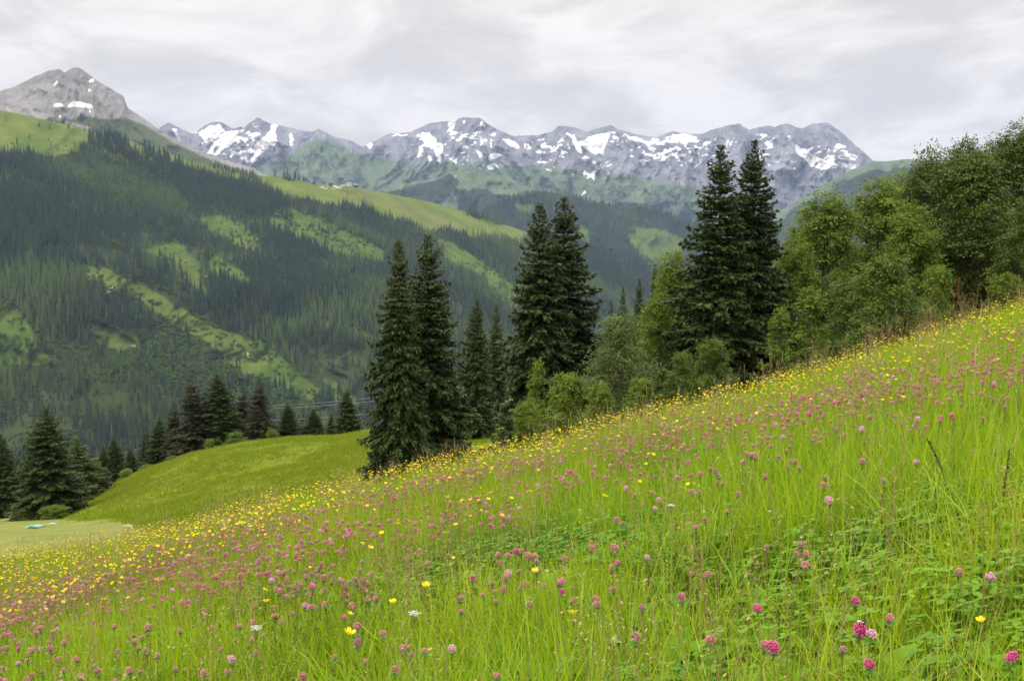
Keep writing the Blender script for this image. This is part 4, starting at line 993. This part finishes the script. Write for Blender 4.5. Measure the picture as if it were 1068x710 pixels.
# ------------------------------------------------------------------ flowers
def head_mesh(name, mat, seed, r=.0135, n=72):
    rs = np.random.default_rng(seed); m = MB(); m.ball((0, 0, 0), (r * .62, r * .62, r * .6), 8, 6, .25)
    for k in range(n):
        z = 1 - 1.72 * (k + .5) / n; ph = k * 2.39996; q = math.sqrt(max(0, 1 - z * z)); d = np.array([q * math.cos(ph), q * math.sin(ph), z]); d2 = d + rs.normal(size=3) * .24 + np.array([0, 0, .35]); d2 /= np.linalg.norm(d2)
        x = np.cross(d2, (.3, .2, .9)); x /= np.linalg.norm(x); y = np.cross(d2, x); w = r * rs.uniform(.11, .16); l = r * rs.uniform(.45, .95); b = d * r * .5
        m.add([b, b + d2 * l * .6 + x * w, b + d2 * l * .6 - x * w * .5 + y * w * .87, b + d2 * l * .6 - x * w * .5 - y * w * .87, b + d2 * l],
              None, [(0, 1, 2), (0, 2, 3), (0, 3, 1), (4, 2, 1), (4, 3, 2), (4, 1, 3)], np.array([.3, .6, .6, .6, rs.uniform(.8, 1)]) * rs.uniform(.8, 1))
    return m.mesh(name, [mat])
def stem_mesh(h, r=.0011, bend=.02, seed=0):
    rs = np.random.default_rng(seed); m = MB(); a = rs.random() * 6.28; d = np.array([math.cos(a), math.sin(a), 0]) * bend
    m.tube([-d * 1.0 + (0, 0, -h - .03), -d * .9 + (0, 0, -h * .6), -d * .35 + (0, 0, -h * .25), (0, 0, -.002)], [r * 1.2, r, r, r * .8], 5, .4, False)
    return m.mesh('stem', [M['stem']], True)
def bracts(seed):
    rs = np.random.default_rng(seed); m = MB(); trif(m, rs, 3, .012, (.0, .004), (.012, .017)); v = m
    return v.mesh('leaf', [M['cloverleaf']])
def cup_mesh(seed, r=.0125, open_=.75):
    rs = np.random.default_rng(seed); m = MB()
    for k in range(5):
        a = k * 1.2566 + rs.normal() * .05; e = np.array([math.cos(a), math.sin(a), 0]); q = np.array([-e[1], e[0], 0]); up = np.array([0, 0, 1.0])
        g = lambda u, w: e * r * u * open_ ** .5 + up * r * (.75 * u ** 1.7) * rs.uniform(.95, 1.05) + q * r * w
        v = [g(.05, 0), g(.45, .36), g(.85, .46), g(1.04, .22), g(1.06, -.22), g(.85, -.46), g(.45, -.36), g(.6, 0) - up * r * .05]
        m.add(v, [(0, 1, 2, 7), (7, 2, 3, 4), (7, 4, 5, 6)], [(0, 7, 6)], rs.uniform(.3, 1) * np.array([.2, .5, .9, 1, 1, .9, .5, .5]))
    return m.mesh('petals', [M['yellow']])
def eye_mesh(r=.0035):
    m = MB(); m.ball((0, 0, r * .9), (r, r, r * .8), 8, 5, .1)
    for k in range(14):
        a = k * 2.4; m.tube([(0, 0, r), (r * 1.3 * math.cos(a), r * 1.3 * math.sin(a), r * (1.6 + .3 * (k % 3)))], [r * .14, r * .2], 3, .0)
    return m.mesh('stamens', [M['yellow']])

HEAD = {k: [head_mesh('flower_head', M[k], s) for s in (1, 2, 3)] for k in ('pink', 'magenta', 'palepink', 'brownpink')}
CUP = [cup_mesh(1), cup_mesh(2, open_=1.0), cup_mesh(3, open_=.55)]; EYE = eye_mesh()
STEMS = [stem_mesh(.40, .0012, .03, s) for s in range(3)]; LEAF = [bracts(s) for s in range(2)]
THIN = [stem_mesh(.48, .0009, .05, 10 + s) for s in range(3)]

def clover(x, y, z, s, mat, label, group, head=0, tilt=None):
    """z: height of the head; origin at the stem foot"""
    g = float(near_z(x, y)); o = obj('clover_flower', None, None, (x, y, g), R.random() * 6.28)
    tag(o, label, 'clover flower', group); h = z - g
    tl = (R.uniform(-.55, .55), R.uniform(-.55, .55)) if tilt is None else tilt
    st = obj('stem', STEMS[head % 3], o, (0, 0, h)); st.scale = (1, 1, h / .40)
    hd = obj('flower_head', HEAD[mat][head % 3], o, (0, 0, h)); hd.scale = (s * R.uniform(.88, 1.08), s * R.uniform(.88, 1.08), s * R.uniform(.72, 1.2)); hd.rotation_euler = (*tl, R.random() * 6)
    lf = obj('leaf', LEAF[head % 2], o, (0, 0, h - .016 * s)); lf.scale = (.6, .6, .6); lf.rotation_euler = (0, 0, R.random() * 6)
    return o
def buttercup(x, y, z, s, label, group, var=0):
    g = float(near_z(x, y)); o = obj('buttercup', None, None, (x, y, g), R.random() * 6.28); tag(o, label, 'buttercup', group); h = z - g
    st = obj('stem', THIN[var % 3], o, (0, 0, h)); st.scale = (1, 1, h / .48)
    a = (R.uniform(-.5, .5), R.uniform(-.5, .5), R.random() * 6)
    c = obj('petals', CUP[var % 3], o, (0, 0, h)); c.scale = (s,) * 3; c.rotation_euler = a
    e = obj('stamens', EYE, o, (0, 0, h)); e.scale = (s,) * 3; e.rotation_euler = a
    return o

# the flowers one can pick out by eye
GP, GY = 'pink clover flowers in the meadow', 'buttercups in the meadow'
def at(px, py, Y): return [float(v) for v in P(px, py, Y)]
NOTED = [
    (897, 657, 2.05, 1.15, 'magenta', 'deep magenta clover head with a small dark bee on top'),
    (909, 661, 2.02, .9, 'palepink', 'pale pink clover head touching the magenta head with the bee'),
    (892, 627, 2.35, .9, 'magenta', 'rose clover head a little above the magenta head with the bee'),
    (928, 645, 2.25, .75, 'pink', 'small dusty pink clover head right of the magenta head with the bee'),
    (879, 677, 2.05, .6, 'brownpink', 'small faded clover head below left of the head with the bee'),
    (906, 693, 1.95, .85, 'magenta', 'dark rose clover head close to the bottom edge, below the head with the bee'),
    (806, 675, 2.0, 1.1, 'magenta', 'bright magenta clover head by itself near the bottom edge'),
    (1056, 685, 1.95, 1.1, 'magenta', 'magenta clover head in the lower right corner'),
    (790, 634, 2.3, .75, 'magenta', 'small crimson clover head above the lone bright magenta one'),
    (741, 667, 2.15, .85, 'pink', 'dusty rose clover head left of the lone bright magenta one'),
    (797, 672, 2.1, .7, 'pink', 'dusty pink clover head touching the left side of the lone bright magenta one'),
    (1033, 602, 2.7, .95, 'palepink', 'pale pink clover head above the lone buttercup at lower right'),
    (641, 571, 3.2, 1.05, 'pink', 'largest dusty pink clover head of the middle cluster'),
    (622, 630, 2.6, .8, 'pink', 'solitary mauve clover head below the middle cluster'),
    (956, 482, 4.4, 1.0, 'palepink', 'pale lilac clover head standing above green grass at right'),
]
for i, (px, py, Y, s, mt, lab) in enumerate(NOTED): clover(*at(px, py, Y), s * .88, mt, lab, None, i)
for i, (px, py, Y, s, lab) in enumerate([(1023, 648, 2.35, .9, 'lone buttercup in green grass at lower right'), (597, 640, 2.7, 1.0, 'small buttercup low in the grass right of bottom centre'), (410, 629, 2.8, 1.0, 'buttercup just left of the white umbel near bottom centre'), (444, 611, 3.0, .95, 'buttercup just above and right of the white umbel near bottom centre'), (364, 661, 2.5, 1.1, 'large open buttercup, biggest of the near ones left of bottom centre')]):
    buttercup(*at(px, py, Y), s, lab, None, i)

# a bee on the magenta head
bx, by, bz = at(899.5, 650, 2.05)
bee = obj('bumblebee', None, None, (bx, by, bz - .004), .6); tag(bee, 'small black bee sitting on the deep magenta clover head', 'bee')
M['beeblack'] = simple('bee_fur', (.012, .010, .009), (.03, .025, .02), 400, .9); M['wing'] = simple('bee_wing', (.45, .42, .38), (.6, .57, .5), 200, .3, .5)
m = MB(); m.ball((0, 0, .005), (.006, .004, .004), 10, 8); m.ball((.0062, 0, .0052), (.0026, .0026, .0024), 8, 6); m.ball((-.006, 0, .0044), (.0042, .0036, .0034), 8, 6)
for sy in (-1, 1):
    for k in range(3): m.tube([(.002 * k - .002, sy * .003, .003), (.003 * k - .003, sy * .006, .003), (.003 * k - .003, sy * .007, -.001)], .0004, 4)
obj('body', m.mesh('body', [M['beeblack']], True), bee)
for sy in (-1, 1):
    m = MB(); m.add([(.002, sy * .002, .008), (-.002, sy * .006, .0095), (-.009, sy * .007, .0095), (-.010, sy * .004, .009), (-.004, sy * .002, .0085)], None, [(0, 1, 4), (1, 2, 4), (2, 3, 4)])
    obj('wing', m.mesh('wing', [M['wing']]), bee)

# the others: the nearest 300 of each one by one, the rest as one mass each
def veg_h(x, y): return .40 * (1 + .2 * field(x, y, .8, 3, 3))
def flower_points(n, dens, ymin, ymax):
    x, y = meadow_points(n, ymax, ymin); k = G.random(n) < dens(x, y); return x[k], y[k]
def pink_d(x, y):
    c = field(x, y, .9, 3, 81) * 1.1 + field(x, y, 3.2, 2, 91) * .9
    return (.08 + .92 * sstep(-.6, .6, y - np.interp(x / y, [-.5, -.15, .1, .3, .5], [3.4, 3.4, 3.6, 4.8, 4.6]))) * sstep(11.5, 8.5, y) * np.clip(.34 + .3 * sstep(-.12, -.25, x / y) + 1.9 * c, .02, 1) * np.interp(x / y, [-.5, -.1, .5], [1.1, .95, .5]) * np.interp(y, [4, 7, 9, 11], [1.2, 1.15, .7, .5]) * (1 - .35 * sstep(.1, .3, x / y) * sstep(5, 3.5, y))
def yel_d(x, y):
    c = field(x, y, .8, 3, 101) * 1.0 + field(x, y, 2.5, 2, 111) * .8; t = x / y
    start = np.interp(t, [-.5, -.2, 0, .25, .5], [5.2, 6.0, 7.2, 7.2, 6.2])
    return np.clip(sstep(start - .3, start + 2.2, y) * (.62 + 1.3 * c) * np.interp(t, [-.5, -.1, .1, .5], [1.0, .9, .6, .5]), 0, 1) + .015 * (y > 2.5) + np.clip(.10 * sstep(3.8, 5, y) * (.3 + 2.2 * c), 0, .3)
inframe = lambda x, y: np.abs(x / y) < .48
x, y = flower_points(32000, pink_d, 2.2, 11.5); o_ = np.argsort(y + 50 * ~inframe(x, y)); x, y = x[o_], y[o_]
h = veg_h(x, y) * G.uniform(.82, 1.12, len(x)); s = G.uniform(.52, .92, len(x)); z = near_z(x, y) + h
nind = 285
kinds = G.choice(['pink', 'pink', 'pink', 'brownpink', 'palepink', 'magenta'], len(x), p=[.22, .22, .20, .26, .06, .04])
KL = {'pink': 'dusty pink clover head on a thin stem among the meadow grass', 'brownpink': 'fading brownish pink clover head among the meadow grass',
      'palepink': 'pale lilac pink clover head among dustier clover in the meadow', 'magenta': 'vivid rose clover head among dustier clover in the meadow'}
for i in range(nind): clover(float(x[i]), float(y[i]), float(z[i]), float(s[i]), kinds[i], KL[kinds[i]], {'pink': GP, 'brownpink': 'fading clover flowers in the meadow', 'palepink': 'pale clover flowers in the meadow', 'magenta': 'vivid rose clover flowers in the meadow'}[kinds[i]], i)
def clover_src(mt, v):
    m = [HEAD[mt][v], STEMS[v]]; V = []; f = []; mi = []; at_ = []; n = 0
    for k, me in enumerate(m):
        a = np.zeros(len(me.vertices) * 3, np.float32); me.vertices.foreach_get('co', a); V.append(a.reshape(-1, 3)); tn = np.zeros(len(me.vertices), np.float32); me.attributes['tint'].data.foreach_get('value', tn); at_.append(tn)
        for p in me.polygons: f.append([q + n for q in p.vertices]); mi.append(k)
        n += len(me.vertices)
    q = [a for a in f if len(a) == 4]; t = [a for a in f if len(a) == 3]; mi = [mi[i] for i, a in enumerate(f) if len(a) == 4] + [mi[i] for i, a in enumerate(f) if len(a) == 3]
    return obj('clover_source', mesh('clover_source', np.vstack(V), [np.array(q), np.array(t)], [m[0].materials[0], M['stem']], False, {'tint': np.concatenate(at_)}, mi), link=False)
cs = [clover_src(mt, v) for mt, v in (('pink', 0), ('pink', 1), ('brownpink', 2), ('palepink', 0), ('magenta', 1))]
r_ = slice(nind, None); n_ = len(x[r_]); pk = np.array([{'pink': 0, 'brownpink': 2, 'palepink': 3, 'magenta': 4}[q] for q in kinds[r_]])
rt = np.stack([G.uniform(-.15, .15, n_), G.uniform(-.15, .15, n_), G.random(n_) * 6.28], 1)
o = scatter('distant_clover', np.stack([x[r_], y[r_], z[r_]], 1), rt, s[r_], pk, cs)
tag(o, 'pink clover flowers spread thickly over the farther meadow', 'clover', kind='stuff')
print('clover', len(x))

x, y = flower_points(23000, yel_d, 2.5, 17.5); o_ = np.argsort(y + 50 * ~inframe(x, y)); x, y = x[o_], y[o_]
h = (veg_h(x, y) + .06) * G.uniform(.85, 1.25, len(x)); s = G.uniform(.6, 1.05, len(x)) * (1 - .18 * sstep(6, 11, y)); z = near_z(x, y) + h
for i in range(nind): buttercup(float(x[i]), float(y[i]), float(z[i]), float(s[i]), 'yellow buttercup on a thin stem among the meadow grass', GY, i)
def merge_src(ms, mats, name):
    V = []; f = []; mi = []; at_ = []; n = 0
    for k, me in enumerate(ms):
        a = np.zeros(len(me.vertices) * 3, np.float32); me.vertices.foreach_get('co', a); V.append(a.reshape(-1, 3)); tn = np.zeros(len(me.vertices), np.float32); me.attributes['tint'].data.foreach_get('value', tn); at_.append(tn)
        for p in me.polygons: f.append([q + n for q in p.vertices]); mi.append(k)
        n += len(me.vertices)
    mi = [mi[i] for i, a in enumerate(f) if len(a) == 4] + [mi[i] for i, a in enumerate(f) if len(a) == 3]
    return obj(name, mesh(name, np.vstack(V), [np.array([a for a in f if len(a) == 4]), np.array([a for a in f if len(a) == 3])], mats, False, {'tint': np.concatenate(at_)}, mi), link=False)
bs = [merge_src([CUP[v], THIN[v]], [M['yellow'], M['stem']], 'buttercup_source') for v in range(3)]
n_ = len(x[r_]); rt = np.stack([G.uniform(-.35, .35, n_) + .12, G.uniform(-.35, .35, n_), G.random(n_) * 6.28], 1)
o = scatter('distant_buttercups', np.stack([x[r_], y[r_], z[r_]], 1), rt, s[r_], G.integers(0, 3, n_), bs)
tag(o, 'yellow buttercups crowding the far edge of the meadow', 'buttercups', kind='stuff')
print('buttercups', len(x))

# white umbels and the odd tall stalks
def umbel(px, py, Y, s, label):
    x, y, z = at(px, py, Y); g = float(near_z(x, y)); h = z - g
    o = obj('white_umbel', None, None, (x, y, g)); tag(o, label, 'white flower'); rs = np.random.default_rng(int(px))
    m = MB(); m.tube([(0, 0, -.03), (.01, 0, h * .6), (0, 0, h * .93)], [.0018, .0015, .0012], 5, .5, False)
    tops = []
    for k in range(11):
        a = k * 2.4; rr = .026 * math.sqrt(k / 11) * s; e = np.array([rr * math.cos(a), rr * math.sin(a), h - .25 * rr]); m.tube([(0, 0, h * .93), e], .0006, 3, .5, False); tops.append(e)
    obj('stem', m.mesh('stem', [M['stem']]), o)
    m = MB()
    for e in tops:
        for q in range(9): m.ball(e + rs.normal(size=3) * (.004 * s, .004 * s, .0015), (.0022 * s, .0022 * s, .0013), 5, 3, rs.random())
    obj('flower_head', m.mesh('flower_head', [M['white']]), o)
umbel(133, 547, 9.5, 1.5, 'white flower head among the buttercups at the left meadow edge')
umbel(677, 423, 10.5, 1.0, 'small white flower head at the meadow edge below the willow')
umbel(700, 526, 4.2, .5, 'tiny white flower head in the grass right of the middle cluster')
umbel(267, 653, 2.9, .6, 'small white flower head low in the grass at bottom left')
umbel(432, 638, 2.8, .6, 'white umbel between two buttercups near bottom centre')
def stalk(px, py0, py1, Y, mat, label, name, kind, bend=.03, thick=.003):
    x, y, z = at(px, py1, Y); g = float(near_z(x, y)); h = z - g; o = obj(name, None, None, (x, y, g)); tag(o, label, 'plant stalk'); rs = np.random.default_rng(int(px))
    f = lambda u: np.array([bend * u * u, 0, h * u])
    m = MB(); m.tube([f(-.05), f(.3), f(.6), f(.85), f(1)], [thick, thick, thick * .8, thick * .6, thick * .35], 5, .3); obj('stem', m.mesh('stem', [mat], True), o)
    m = MB()
    lo = 1 - (py0 - py1) / F * Y / h if kind != 'bare' else .8
    for k in range({'dock': 420, 'spike': 260, 'bare': 40}[kind]):
        u = rs.uniform(max(.3, lo), 1); c = f(u); e = rs.normal(size=3); e /= np.linalg.norm(e); w = {'dock': .035 * math.sin(min(1, (1 - u) / (1 - max(.3, lo)) + .15) * 2.6), 'spike': .007, 'bare': .003}[kind]
        p = c + e * w * rs.random(); s = rs.uniform(.002, .0045) * (1.6 if kind == 'dock' else 1); q = np.cross(e, rs.normal(size=3)); q = q / np.linalg.norm(q) * s * .6
        m.add([p - e * s, p + q, p + e * s, p - q], None, [(0, 1, 2), (0, 2, 3)], rs.random())
    obj('seed_head', m.mesh('seed_head', [mat]), o)
M['rust'] = leafmat('rust_dock', (.10, .035, .02), (.22, .085, .045), None, .15); M['darkseed'] = leafmat('dark_seed', (.06, .04, .02), (.14, .09, .05), None, .1); M['straw'] = leafmat('dry_straw', (.5, .42, .25), (.68, .58, .38), None, .2)
stalk(999, 305, 290, 15.5, M['rust'], 'rust red dock stalk rising against the dark wood at the right meadow edge', 'dock_stalk', 'dock', .02, .006)
stalk(1018, 380, 358, 6.2, M['straw'], 'pale straight dry stalk near the right side of the meadow', 'dry_stalk', 'bare', .0, .004)
stalk(1047, 520, 466, 3.6, M['darkseed'], 'dark upright seed spike near the right edge of the meadow', 'seed_stalk', 'spike', .02, .003)
stalk(1001, 490, 458, 4.0, M['darkseed'], 'dark bent seed spike left of the upright one at right', 'seed_stalk', 'spike', -.12, .003)

# ------------------------------------------------------------------ air
mb = MB(); mb.box((-12000, -300, -372), (12000, 13500, 1400))
hz = obj('haze', mb.mesh('haze')); tag(hz, kind='stuff')
hm = bpy.data.materials.new('haze'); hm.use_nodes = True; n = hm.node_tree.nodes; n.clear(); oo = n.new('ShaderNodeOutputMaterial'); pv = n.new('ShaderNodeVolumePrincipled')
pv.inputs['Color'].default_value = (.50, .67, .98, 1); pv.inputs['Density'].default_value = 3.7e-5; pv.inputs['Anisotropy'].default_value = .1
hm.node_tree.links.new(pv.outputs[0], oo.inputs['Volume']); hz.data.materials.append(hm)

# ------------------------------------------------------------------ sky and sun
w = bpy.data.worlds.new('World'); sc.world = w; w.use_nodes = True; N = w.node_tree.nodes; L = w.node_tree.links; N.clear()
SUN_EL, SUN_AZ = math.radians(50), math.radians(225)   # azimuth clockwise from +Y
sky = N.new('ShaderNodeTexSky'); sky.sky_type = 'NISHITA'; sky.sun_disc = False; sky.sun_elevation = SUN_EL; sky.sun_rotation = SUN_AZ; sky.air_density = 1.2; sky.dust_density = 3
tc = N.new('ShaderNodeTexCoord'); sx = N.new('ShaderNodeSeparateXYZ'); L.new(tc.outputs['Generated'], sx.inputs[0])
def wm(op, a, b=None, clamp=False):
    q = N.new('ShaderNodeMath'); q.operation = op; q.use_clamp = clamp
    for k, v in enumerate((a, b)):
        if v is None: continue
        if isinstance(v, bpy.types.NodeSocket): L.new(v, q.inputs[k])
        else: q.inputs[k].default_value = v
    return q.outputs[0]
zc = wm('MAXIMUM', sx.outputs[2], 0.0); den = wm('ADD', zc, .30)
cb = N.new('ShaderNodeCombineXYZ'); L.new(wm('DIVIDE', sx.outputs[0], den), cb.inputs[0]); L.new(wm('DIVIDE', sx.outputs[1], den), cb.inputs[1])
mp = N.new('ShaderNodeMapping'); mp.inputs['Scale'].default_value = (1.0, 1.0, 1); mp.inputs['Rotation'].default_value = (0, 0, .12); L.new(cb.outputs[0], mp.inputs[0])
n1 = N.new('ShaderNodeTexNoise'); n1.inputs['Scale'].default_value = 3.2; n1.inputs['Detail'].default_value = 6; n1.inputs['Roughness'].default_value = .57; n1.inputs['Distortion'].default_value = .5; L.new(mp.outputs[0], n1.inputs['Vector'])
mr = N.new('ShaderNodeMapRange'); mr.interpolation_type = 'SMOOTHSTEP'; L.new(n1.outputs['Fac'], mr.inputs[0]); mr.inputs[1].default_value = .34; mr.inputs[2].default_value = .66; mr.inputs[3].default_value = .80; mr.inputs[4].default_value = 1.13
# an overcast sky is two to three times brighter overhead than at the horizon
el = N.new('ShaderNodeMapRange'); el.interpolation_type = 'SMOOTHSTEP'; L.new(sx.outputs[2], el.inputs[0]); el.inputs[1].default_value = .16; el.inputs[2].default_value = .9; el.inputs[3].default_value = 1.0; el.inputs[4].default_value = 3.2
val = wm('MULTIPLY', wm('MULTIPLY', mr.outputs[0], el.outputs[0]), 9.7)
gc = N.new('ShaderNodeMix'); gc.data_type = 'RGBA'; gc.blend_type = 'MULTIPLY'; gc.inputs[0].default_value = 1; gc.inputs[6].default_value = (1.0, .930, .870, 1); L.new(val, gc.inputs[7])
mx = N.new('ShaderNodeMix'); mx.data_type = 'RGBA'; mx.inputs[0].default_value = .94; L.new(sky.outputs[0], mx.inputs[6]); L.new(gc.outputs[2], mx.inputs[7])
bg = N.new('ShaderNodeBackground'); bg.inputs[1].default_value = .1; L.new(mx.outputs[2], bg.inputs[0]); wo = N.new('ShaderNodeOutputWorld'); L.new(bg.outputs[0], wo.inputs[0])
sl = bpy.data.lights.new('sun', 'SUN'); sl.energy = 1.5; sl.angle = math.radians(18); sl.color = (1, .965, .90)
so = bpy.data.objects.new('sun', sl); COL.objects.link(so)
sd = Vector((math.sin(SUN_AZ) * math.cos(SUN_EL), math.cos(SUN_AZ) * math.cos(SUN_EL), math.sin(SUN_EL))); so.rotation_euler = sd.to_track_quat('Z', 'Y').to_euler(); so.location = (0, 0, 50)

# ------------------------------------------------------------------ camera and render settings
cam = bpy.data.cameras.new('camera'); cam.sensor_width = 36; cam.lens = 36 * F / 1068; cam.clip_start = .05; cam.clip_end = 60000
co = bpy.data.objects.new('camera', cam); COL.objects.link(co); co.rotation_euler = (math.pi / 2 - TH, 0, 0); sc.camera = co
vs = sc.view_settings; vs.view_transform = 'Standard'; vs.look = 'None'; vs.exposure = .08; vs.gamma = 1; vs.use_curve_mapping = False
cy = sc.cycles; cy.use_denoising = True; cy.use_adaptive_sampling = True; cy.adaptive_threshold = .02; cy.max_bounces = 5; cy.diffuse_bounces = 2; cy.glossy_bounces = 2; cy.transmission_bounces = 3; cy.volume_bounces = 0; cy.transparent_max_bounces = 6
try: cy.denoiser = 'OPENIMAGEDENOISE'; cy.denoising_input_passes = 'RGB_ALBEDO_NORMAL'; cy.denoising_prefilter = 'ACCURATE'
except Exception: pass
cy.sample_clamp_indirect = 6
